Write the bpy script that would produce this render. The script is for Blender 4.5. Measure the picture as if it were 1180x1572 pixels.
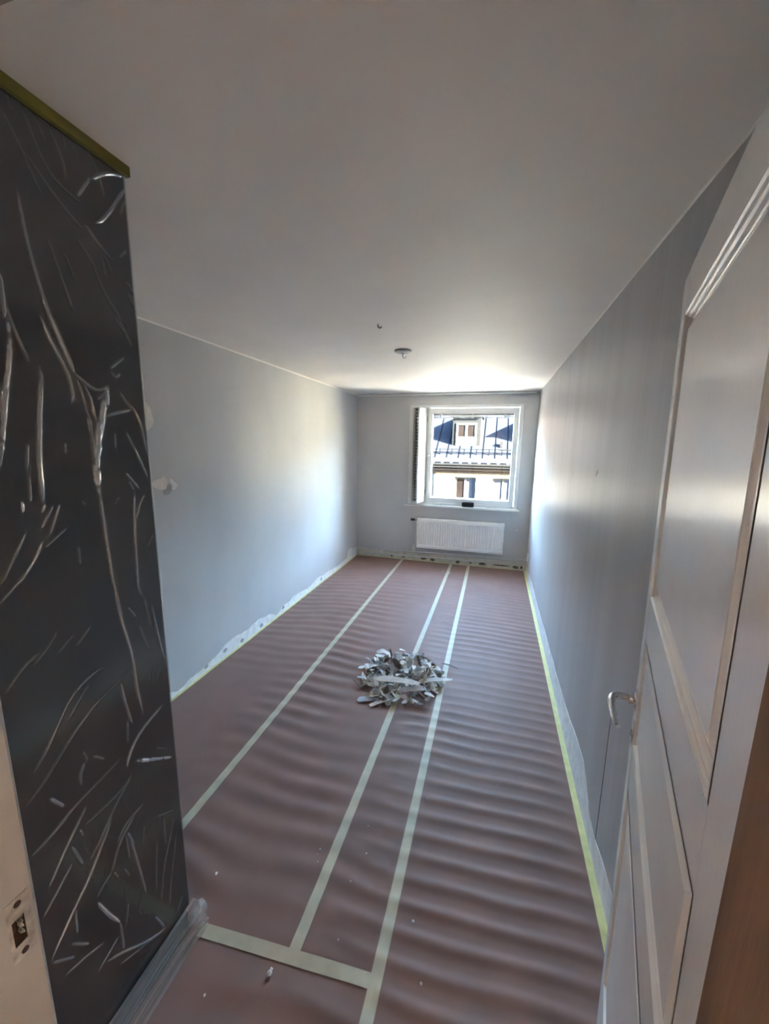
import bpy, bmesh, math, random
import numpy as np
from mathutils import Matrix, Vector

# ------------------------------------------------------------------ clear
for o in list(bpy.data.objects):
    bpy.data.objects.remove(o, do_unlink=True)
SC = bpy.context.scene
COL = SC.collection
random.seed(7)
RNG = np.random.default_rng(11)

# ------------------------------------------------------------------ camera
CAM_F, CAM_YAW, CAM_PITCH, CAM_ROLL, CAM_H = 596.04, 0.2749, -0.1748, 0.0143, 1.784
cam_data = bpy.data.cameras.new('camera')
cam_data.sensor_fit = 'VERTICAL'
cam_data.sensor_height = 36.0
cam_data.lens = CAM_F / 1572.0 * 36.0
cam_data.clip_start = 0.02
cam_data.clip_end = 300
cam = bpy.data.objects.new('camera', cam_data)
COL.objects.link(cam)
cy_, sy_ = math.cos(CAM_YAW), math.sin(CAM_YAW)
cp_, sp_ = math.cos(CAM_PITCH), math.sin(CAM_PITCH)
fw = Vector((-sy_ * cp_, cy_ * cp_, sp_))
rt = Vector((cy_, sy_, 0))
up = rt.cross(fw)
cr_, sr_ = math.cos(CAM_ROLL), math.sin(CAM_ROLL)
r2 = cr_ * rt + sr_ * up
u2 = -sr_ * rt + cr_ * up
M = Matrix.Identity(4)
for i in range(3):
    M[i][0], M[i][1], M[i][2] = r2[i], u2[i], -fw[i]
M[2][3] = CAM_H
cam.matrix_world = M
SC.camera = cam

# ------------------------------------------------------------------ view, sky, sun
SC.view_settings.view_transform = 'Standard'
SC.view_settings.look = 'None'
SC.view_settings.gamma = 1.0
SC.view_settings.use_curve_mapping = False
SC.view_settings.exposure = 4.95
SC.cycles.max_bounces = 16
SC.cycles.diffuse_bounces = 12
SC.cycles.glossy_bounces = 6
SC.cycles.transparent_max_bounces = 24
SC.cycles.caustics_reflective = False
SC.cycles.caustics_refractive = False
SC.cycles.sample_clamp_indirect = 0.0

SUN_DIR = Vector((-1.0, 0.38, -0.52)).normalized()
world = bpy.data.worlds.new('sky')
SC.world = world
world.use_nodes = True
wn = world.node_tree
wn.nodes.clear()
sky = wn.nodes.new('ShaderNodeTexSky')
sky.sky_type = 'NISHITA'
sky.sun_disc = False
sky.sun_elevation = math.radians(26)
sky.sun_rotation = math.atan2(-SUN_DIR.x, -SUN_DIR.y)
sky.air_density = 1.0
sky.dust_density = 1.2
sky.ozone_density = 1.0
bg = wn.nodes.new('ShaderNodeBackground')
bg.inputs['Strength'].default_value = 0.80
wo = wn.nodes.new('ShaderNodeOutputWorld')
wn.links.new(sky.outputs[0], bg.inputs[0])
wn.links.new(bg.outputs[0], wo.inputs[0])

sun_l = bpy.data.lights.new('sun', 'SUN')
sun_l.energy = 52.0
sun_l.color = (1.0, 0.93, 0.83)
sun_l.angle = math.radians(0.53)
sun = bpy.data.objects.new('sun', sun_l)
sun.rotation_euler = SUN_DIR.to_track_quat('-Z', 'Y').to_euler()
sun.location = (20, -10, 15)
COL.objects.link(sun)

# ------------------------------------------------------------------ dimensions (metres)
XL, XR, YB, H = -2.079, 0.512, 5.734, 2.5
YD = 0.305                      # room side of the doorway wall
XC, YC = -0.997, 0.932          # wardrobe side panel and its far corner
WX0, WX1, WZ0, WZ1 = -1.25, 0.325, 0.885, 2.335   # window opening

portal_l = bpy.data.lights.new('window_portal', 'AREA')
portal_l.shape = 'RECTANGLE'
portal_l.size = WX1 - WX0
portal_l.size_y = WZ1 - WZ0
portal_l.cycles.is_portal = True
portal = bpy.data.objects.new('window_portal', portal_l)
portal.location = ((WX0 + WX1) / 2, YB + 0.235, (WZ0 + WZ1) / 2)
portal.rotation_euler = (math.radians(-90), 0, 0)
COL.objects.link(portal)

# fill light added in the hall behind the camera to lift the near room
hall_l = bpy.data.lights.new('hall_fill_light', 'AREA')
hall_l.shape = 'DISK'
hall_l.size = 0.5
hall_l.energy = 0.40
hall_l.color = (1.0, 0.90, 0.80)
hall_fill = bpy.data.objects.new('hall_fill_light', hall_l)
hall_fill.location = (-1.2, -1.2, 2.44)
COL.objects.link(hall_fill)

# ------------------------------------------------------------------ helpers
def link(o, parent=None):
    COL.objects.link(o)
    if parent is not None:
        o.parent = parent
    return o

def tag(o, label=None, cat=None, group=None, kind=None):
    if label: o['label'] = label
    if cat: o['category'] = cat
    if group: o['group'] = group
    if kind: o['kind'] = kind
    return o

def empty(name, loc=(0, 0, 0), mat=None):
    o = bpy.data.objects.new(name, None)
    o.empty_display_size = 0.05
    if mat is not None:
        o.matrix_world = mat
    else:
        o.location = loc
    COL.objects.link(o)
    return o

class MB:
    """collects vertices and faces, builds ONE mesh object"""
    def __init__(self):
        self.v = []
        self.f = []
    def add(self, vs, fs):
        n = len(self.v)
        self.v.extend([tuple(map(float, q)) for q in vs])
        self.f.extend([tuple(i + n for i in q) for q in fs])
        return self
    def box(self, x0, x1, y0, y1, z0, z1):
        vs = [(x0, y0, z0), (x1, y0, z0), (x1, y1, z0), (x0, y1, z0),
              (x0, y0, z1), (x1, y0, z1), (x1, y1, z1), (x0, y1, z1)]
        fs = [(0, 3, 2, 1), (4, 5, 6, 7), (0, 1, 5, 4), (1, 2, 6, 5), (2, 3, 7, 6), (3, 0, 4, 7)]
        return self.add(vs, fs)
    def tube(self, pts, r, n=10, cap=True):
        pts = [Vector(q) for q in pts]
        rs = r if isinstance(r, (list, tuple)) else [r] * len(pts)
        vs, fs = [], []
        up0 = None
        for i, q in enumerate(pts):
            a = pts[max(i - 1, 0)]
            b = pts[min(i + 1, len(pts) - 1)]
            t = (b - a).normalized()
            if up0 is None:
                up0 = Vector((0, 0, 1)) if abs(t.z) < 0.9 else Vector((1, 0, 0))
            s = t.cross(up0).normalized()
            w = s.cross(t).normalized()
            up0 = w
            for k in range(n):
                an = 2 * math.pi * k / n
                vs.append(q + rs[i] * (math.cos(an) * s + math.sin(an) * w))
        for i in range(len(pts) - 1):
            for k in range(n):
                a = i * n + k
                b = i * n + (k + 1) % n
                fs.append((a, b, b + n, a + n))
        if cap:
            fs.append(tuple(range(n - 1, -1, -1)))
            m = (len(pts) - 1) * n
            fs.append(tuple(range(m, m + n)))
        return self.add(vs, fs)
    def prism(self, poly, fn, d0, d1):
        """poly of 2-D points; fn(a, b, d) -> 3-D"""
        n = len(poly)
        vs = [fn(a, b, d0) for a, b in poly] + [fn(a, b, d1) for a, b in poly]
        fs = [tuple(range(n - 1, -1, -1)), tuple(range(n, 2 * n))]
        for i in range(n):
            j = (i + 1) % n
            fs.append((i, j, j + n, i + n))
        return self.add(vs, fs)
    def lathe(self, prof, c, axis='z', n=24):
        """prof: list of (r, h)"""
        vs, fs = [], []
        for r, h in prof:
            for k in range(n):
                a = 2 * math.pi * k / n
                p = (r * math.cos(a), r * math.sin(a), h)
                if axis == 'y': p = (p[0], p[2], p[1])
                if axis == 'x': p = (p[2], p[0], p[1])
                vs.append((c[0] + p[0], c[1] + p[1], c[2] + p[2]))
        for i in range(len(prof) - 1):
            for k in range(n):
                a = i * n + k
                b = i * n + (k + 1) % n
                fs.append((a, b, b + n, a + n))
        fs.append(tuple(range(n - 1, -1, -1)))
        m = (len(prof) - 1) * n
        fs.append(tuple(range(m, m + n)))
        return self.add(vs, fs)
    def mesh(self, name, bevel=0.0, smooth=False, seg=1):
        me = bpy.data.meshes.new(name)
        me.from_pydata(self.v, [], self.f)
        bm = bmesh.new()
        bm.from_mesh(me)
        bmesh.ops.recalc_face_normals(bm, faces=bm.faces)
        if bevel > 0:
            es = [e for e in bm.edges if len(e.link_faces) == 2 and e.calc_face_angle(0) > 0.6]
            bmesh.ops.bevel(bm, geom=es, offset=bevel, segments=seg, affect='EDGES', clamp_overlap=True)
        bm.to_mesh(me)
        bm.free()
        if smooth:
            me.polygons.foreach_set('use_smooth', [True] * len(me.polygons))
            try:
                me.set_sharp_from_angle(angle=math.radians(40))
            except Exception:
                pass
        return me
    def build(self, name, mat, parent=None, bevel=0.0, smooth=False, seg=1):
        me = self.mesh(name, bevel, smooth, seg)
        me.materials.append(mat)
        return link(bpy.data.objects.new(name, me), parent)

def grid_obj(name, X, Y, Z, mat, parent=None, smooth=True):
    """a grid surface from 2-D arrays"""
    n, m = X.shape
    me = bpy.data.meshes.new(name)
    co = np.stack([X, Y, Z], -1).reshape(-1, 3)
    idx = np.arange(n * m).reshape(n, m)
    q = np.stack([idx[:-1, :-1], idx[:-1, 1:], idx[1:, 1:], idx[1:, :-1]], -1).reshape(-1, 4)
    me.vertices.add(len(co))
    me.vertices.foreach_set('co', co.astype(np.float32).ravel())
    me.loops.add(q.size)
    me.loops.foreach_set('vertex_index', q.astype(np.int32).ravel())
    me.polygons.add(len(q))
    me.polygons.foreach_set('loop_start', (np.arange(len(q)) * 4).astype(np.int32))
    me.polygons.foreach_set('loop_total', np.full(len(q), 4, np.int32))
    me.update(calc_edges=True)
    if smooth:
        me.polygons.foreach_set('use_smooth', [True] * len(q))
    me.materials.append(mat)
    return link(bpy.data.objects.new(name, me), parent)

def noise2(x, y, seed=0, octaves=3, scale=1.0):
    """smooth value noise, -1..1, works on arrays"""
    tot = 0.0
    amp = 1.0
    norm = 0.0
    for o in range(octaves):
        s = scale * (2 ** o)
        xs, ys = np.asarray(x) * s + 17.3 * seed + 31.7 * o, np.asarray(y) * s - 11.9 * seed + 7.1 * o
        xi, yi = np.floor(xs), np.floor(ys)
        fx, fy = xs - xi, ys - yi
        fx = fx * fx * (3 - 2 * fx)
        fy = fy * fy * (3 - 2 * fy)
        def h(a, b):
            t = np.sin(a * 127.1 + b * 311.7 + seed * 74.7) * 43758.5453
            return (t - np.floor(t)) * 2 - 1
        v = (h(xi, yi) * (1 - fx) + h(xi + 1, yi) * fx) * (1 - fy) + (h(xi, yi + 1) * (1 - fx) + h(xi + 1, yi + 1) * fx) * fy
        tot = tot + amp * v
        norm += amp
        amp *= 0.5
    return tot / norm

# ------------------------------------------------------------------ materials
def s2l(c):
    return tuple(((x / 255) / 12.92 if x / 255 <= 0.04045 else ((x / 255 + 0.055) / 1.055) ** 2.4) for x in c)

def mat(name, col, rough=0.5, metal=0.0, spec=0.5, var=0.0, vscale=6.0, bump=0.0, bscale=60.0, stretch=(1, 1, 1),
        var_col=None, coat=0.0, detail=4.0):
    m = bpy.data.materials.new(name)
    m.use_nodes = True
    nt = m.node_tree
    b = nt.nodes['Principled BSDF']
    b.inputs['Base Color'].default_value = (*col, 1)
    b.inputs['Roughness'].default_value = rough
    b.inputs['Metallic'].default_value = metal
    b.inputs['Specular IOR Level'].default_value = spec
    b.inputs['Coat Weight'].default_value = coat
    if var > 0 or bump > 0:
        tc = nt.nodes.new('ShaderNodeTexCoord')
        mp = nt.nodes.new('ShaderNodeMapping')
        mp.inputs['Scale'].default_value = stretch
        nt.links.new(tc.outputs['Object'], mp.inputs[0])
    if var > 0:
        n = nt.nodes.new('ShaderNodeTexNoise')
        n.inputs['Scale'].default_value = vscale
        n.inputs['Detail'].default_value = detail
        nt.links.new(mp.outputs[0], n.inputs['Vector'])
        r = nt.nodes.new('ShaderNodeValToRGB')
        lo = tuple(x * (1 - var) for x in col) if var_col is None else var_col
        hi = tuple(min(1, x * (1 + var)) for x in col) if var_col is None else col
        r.color_ramp.elements[0].position = 0.3
        r.color_ramp.elements[1].position = 0.7
        r.color_ramp.elements[0].color = (*lo, 1)
        r.color_ramp.elements[1].color = (*hi, 1)
        nt.links.new(n.outputs[0], r.inputs[0])
        nt.links.new(r.outputs[0], b.inputs['Base Color'])
    if bump > 0:
        n2 = nt.nodes.new('ShaderNodeTexNoise')
        n2.inputs['Scale'].default_value = bscale
        n2.inputs['Detail'].default_value = 3
        nt.links.new(mp.outputs[0], n2.inputs['Vector'])
        bp = nt.nodes.new('ShaderNodeBump')
        bp.inputs['Strength'].default_value = bump
        bp.inputs['Distance'].default_value = 0.004
        nt.links.new(n2.outputs[0], bp.inputs['Height'])
        nt.links.new(bp.outputs[0], b.inputs['Normal'])
    return m

def schlick(nt, f0, gain=1.0):
    """reflectance of a thin clear sheet, the same from both sides"""
    lw = nt.nodes.new('ShaderNodeLayerWeight')
    lw.inputs['Blend'].default_value = 0.5
    pw = nt.nodes.new('ShaderNodeMath'); pw.operation = 'POWER'; pw.inputs[1].default_value = 5.0
    ma = nt.nodes.new('ShaderNodeMath'); ma.operation = 'MULTIPLY_ADD'
    ma.inputs[1].default_value = (1 - f0) * gain
    ma.inputs[2].default_value = f0 * gain
    ma.use_clamp = True
    nt.links.new(lw.outputs['Facing'], pw.inputs[0])
    nt.links.new(pw.outputs[0], ma.inputs[0])
    return ma.outputs[0]

def film_material(name, haze=0.0, rough=0.16, gain=1.0, fold=0.0):
    """clear polythene: see-through, glossy, faintly milky"""
    m = bpy.data.materials.new(name)
    m.use_nodes = True
    nt = m.node_tree
    nt.nodes.clear()
    out = nt.nodes.new('ShaderNodeOutputMaterial')
    tr = nt.nodes.new('ShaderNodeBsdfTransparent')
    tr.inputs[0].default_value = (0.97, 0.97, 0.97, 1)
    gl = nt.nodes.new('ShaderNodeBsdfGlossy')
    gl.inputs['Roughness'].default_value = rough
    gl.inputs['Color'].default_value = (1, 1, 1, 1)
    mx = nt.nodes.new('ShaderNodeMixShader')
    nt.links.new(schlick(nt, 0.07, gain), mx.inputs[0])
    if haze > 0:
        at = nt.nodes.new('ShaderNodeAttribute')
        at.attribute_name = 'fold'
        hz = nt.nodes.new('ShaderNodeMath'); hz.operation = 'MULTIPLY_ADD'
        hz.inputs[1].default_value = fold
        hz.inputs[2].default_value = haze
        hz.use_clamp = True
        nt.links.new(at.outputs['Fac'], hz.inputs[0])
        df = nt.nodes.new('ShaderNodeBsdfDiffuse')
        df.inputs[0].default_value = (0.8, 0.82, 0.85, 1)
        mh = nt.nodes.new('ShaderNodeMixShader')
        nt.links.new(hz.outputs[0], mh.inputs[0])
        nt.links.new(tr.outputs[0], mh.inputs[1])
        nt.links.new(df.outputs[0], mh.inputs[2])
        nt.links.new(mh.outputs[0], mx.inputs[1])
    else:
        nt.links.new(tr.outputs[0], mx.inputs[1])
    nt.links.new(gl.outputs[0], mx.inputs[2])
    nt.links.new(mx.outputs[0], out.inputs[0])
    return m

MAT = dict(
    ceiling=mat('ceiling_paint', (0.91, 0.86, 0.82), 0.6, spec=0.3, var=0.02, vscale=3, bump=0.08, bscale=90),
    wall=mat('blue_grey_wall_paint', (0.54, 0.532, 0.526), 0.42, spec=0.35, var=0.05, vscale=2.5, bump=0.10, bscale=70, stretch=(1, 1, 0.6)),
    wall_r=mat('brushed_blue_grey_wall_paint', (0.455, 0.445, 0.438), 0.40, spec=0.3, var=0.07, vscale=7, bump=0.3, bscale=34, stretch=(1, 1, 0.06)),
    hall=mat('hall_wall_paint', (0.42, 0.35, 0.29), 0.7, var=0.04),
    white=mat('white_door_paint', (0.80, 0.78, 0.755), 0.24, spec=0.5, var=0.03, vscale=8, bump=0.05, bscale=130),
    jamb=mat('ivory_jamb_paint', (0.32, 0.305, 0.295), 0.35, var=0.04, vscale=6, bump=0.04, bscale=120),
    brown=mat('brown_wood', (0.25, 0.15, 0.09), 0.6, var=0.25, vscale=5, bump=0.15, bscale=30, stretch=(6, 6, 0.6)),
    winwhite=mat('white_window_paint', (0.74, 0.73, 0.70), 0.3, var=0.03, vscale=10, bump=0.03, bscale=90),
    radiator=mat('radiator_enamel', (0.86, 0.85, 0.82), 0.3, var=0.02),
    pipe=mat('pipe_paint', (0.62, 0.62, 0.61), 0.35, var=0.06, vscale=20),
    chrome=mat('chrome', (0.72, 0.71, 0.72), 0.12, metal=1.0, var=0.03, vscale=30),
    steel=mat('zinc_steel', (0.33, 0.31, 0.29), 0.5, metal=0.3, var=0.35, vscale=60),
    black=mat('black_plastic', (0.018, 0.018, 0.02), 0.35, var=0.1, vscale=30),
    dark=mat('dark_cavity_wood', (0.045, 0.022, 0.013), 0.8, var=0.4, vscale=80),
    ward=mat('charcoal_laminate', (0.036, 0.033, 0.035), 0.45, spec=0.3, var=0.08, vscale=3),
    plaster=mat('bare_plaster', (0.78, 0.77, 0.75), 0.85, var=0.12, vscale=18, bump=0.3, bscale=60),
    filler=mat('cream_filler', (0.74, 0.70, 0.62), 0.8, var=0.10, vscale=30, bump=0.2, bscale=50),
    filler2=mat('pinkish_filler', (0.72, 0.66, 0.61), 0.8, var=0.10, vscale=30, bump=0.2, bscale=50),
    scuff=mat('scraped_grey_plaster', (0.36, 0.36, 0.36), 0.85, var=0.15, vscale=30),
    beige=mat('raw_beige_plaster', (0.66, 0.62, 0.53), 0.85, var=0.18, vscale=14, bump=0.3, bscale=50),
    spot=mat('brown_plug', (0.16, 0.12, 0.09), 0.85, var=0.3, vscale=60),
    floor=mat('floor_boards', (0.28, 0.19, 0.12), 0.5, var=0.1),
    paper=mat('brown_building_paper', (0.285, 0.178, 0.148), 0.55, spec=0.12, var=0.07, vscale=5, bump=0.06, bscale=300),
    tape=mat('pale_masking_tape', (0.57, 0.515, 0.365), 0.55, var=0.07, vscale=22, bump=0.08, bscale=160),
    tape_y=mat('yellow_masking_tape', (0.72, 0.69, 0.32), 0.5, var=0.08, vscale=25),
    tape_o=mat('olive_masking_tape', (0.20, 0.165, 0.03), 0.6, var=0.12, vscale=25),
    chip1=mat('white_paint_flake', (0.84, 0.82, 0.78), 0.6, var=0.12, vscale=20),
    chip2=mat('grey_paint_flake', (0.52, 0.53, 0.55), 0.6, var=0.12, vscale=20),
    chip3=mat('beige_filler_flake', (0.70, 0.64, 0.54), 0.75, var=0.15, vscale=20),
    chip5=mat('tan_backing_flake', (0.36, 0.30, 0.23), 0.8, var=0.2, vscale=25),
    chip4=mat('brown_backing_flake', (0.16, 0.12, 0.09), 0.8, var=0.2, vscale=30),
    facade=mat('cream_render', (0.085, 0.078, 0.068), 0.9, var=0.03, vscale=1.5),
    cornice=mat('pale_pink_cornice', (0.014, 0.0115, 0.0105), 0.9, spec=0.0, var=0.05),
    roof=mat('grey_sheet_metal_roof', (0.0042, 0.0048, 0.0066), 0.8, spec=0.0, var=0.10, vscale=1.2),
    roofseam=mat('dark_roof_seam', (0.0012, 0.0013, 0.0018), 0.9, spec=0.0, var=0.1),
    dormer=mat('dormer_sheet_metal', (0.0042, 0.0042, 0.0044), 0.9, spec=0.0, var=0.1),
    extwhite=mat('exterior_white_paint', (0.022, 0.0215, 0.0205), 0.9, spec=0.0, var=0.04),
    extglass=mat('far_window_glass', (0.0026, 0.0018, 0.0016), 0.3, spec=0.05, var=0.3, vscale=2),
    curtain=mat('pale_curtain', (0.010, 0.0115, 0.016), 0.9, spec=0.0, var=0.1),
    stone=mat('grey_base_stone', (0.10, 0.095, 0.09), 0.9, var=0.1),
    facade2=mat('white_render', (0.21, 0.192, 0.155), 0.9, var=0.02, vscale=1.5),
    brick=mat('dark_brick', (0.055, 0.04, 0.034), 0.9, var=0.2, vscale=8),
    street=mat('street_asphalt', (0.14, 0.135, 0.13), 0.9, var=0.15, vscale=1),
    blind=mat('blind_slat_aluminium', (0.10, 0.115, 0.15), 0.5, metal=0.0, var=0.1),
    louvre=mat('louvre_aluminium', (0.85, 0.84, 0.80), 0.45, var=0.05),
    blackcav=mat('dark_vent_cavity', (0.02, 0.017, 0.015), 0.9, var=0.2),
    paperwhite=mat('white_paper', (0.78, 0.78, 0.78), 0.7, var=0.02),
)
MAT['film'] = film_material('clear_plastic_film', 0.012, 0.13, 1.5, 0.55)
MAT['film2'] = film_material('bunched_plastic_film', 0.17, 0.16, 2.2)

def glass_material():
    m = bpy.data.materials.new('window_glass')
    m.use_nodes = True
    nt = m.node_tree
    nt.nodes.clear()
    out = nt.nodes.new('ShaderNodeOutputMaterial')
    tr = nt.nodes.new('ShaderNodeBsdfTransparent')
    tr.inputs[0].default_value = (0.96, 0.98, 0.97, 1)
    gl = nt.nodes.new('ShaderNodeBsdfGlossy')
    gl.inputs['Roughness'].default_value = 0.02
    mx = nt.nodes.new('ShaderNodeMixShader')
    nt.links.new(schlick(nt, 0.035), mx.inputs[0])
    nt.links.new(tr.outputs[0], mx.inputs[1])
    nt.links.new(gl.outputs[0], mx.inputs[2])
    nt.links.new(mx.outputs[0], out.inputs[0])
    return m
MAT['glass'] = glass_material()

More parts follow.
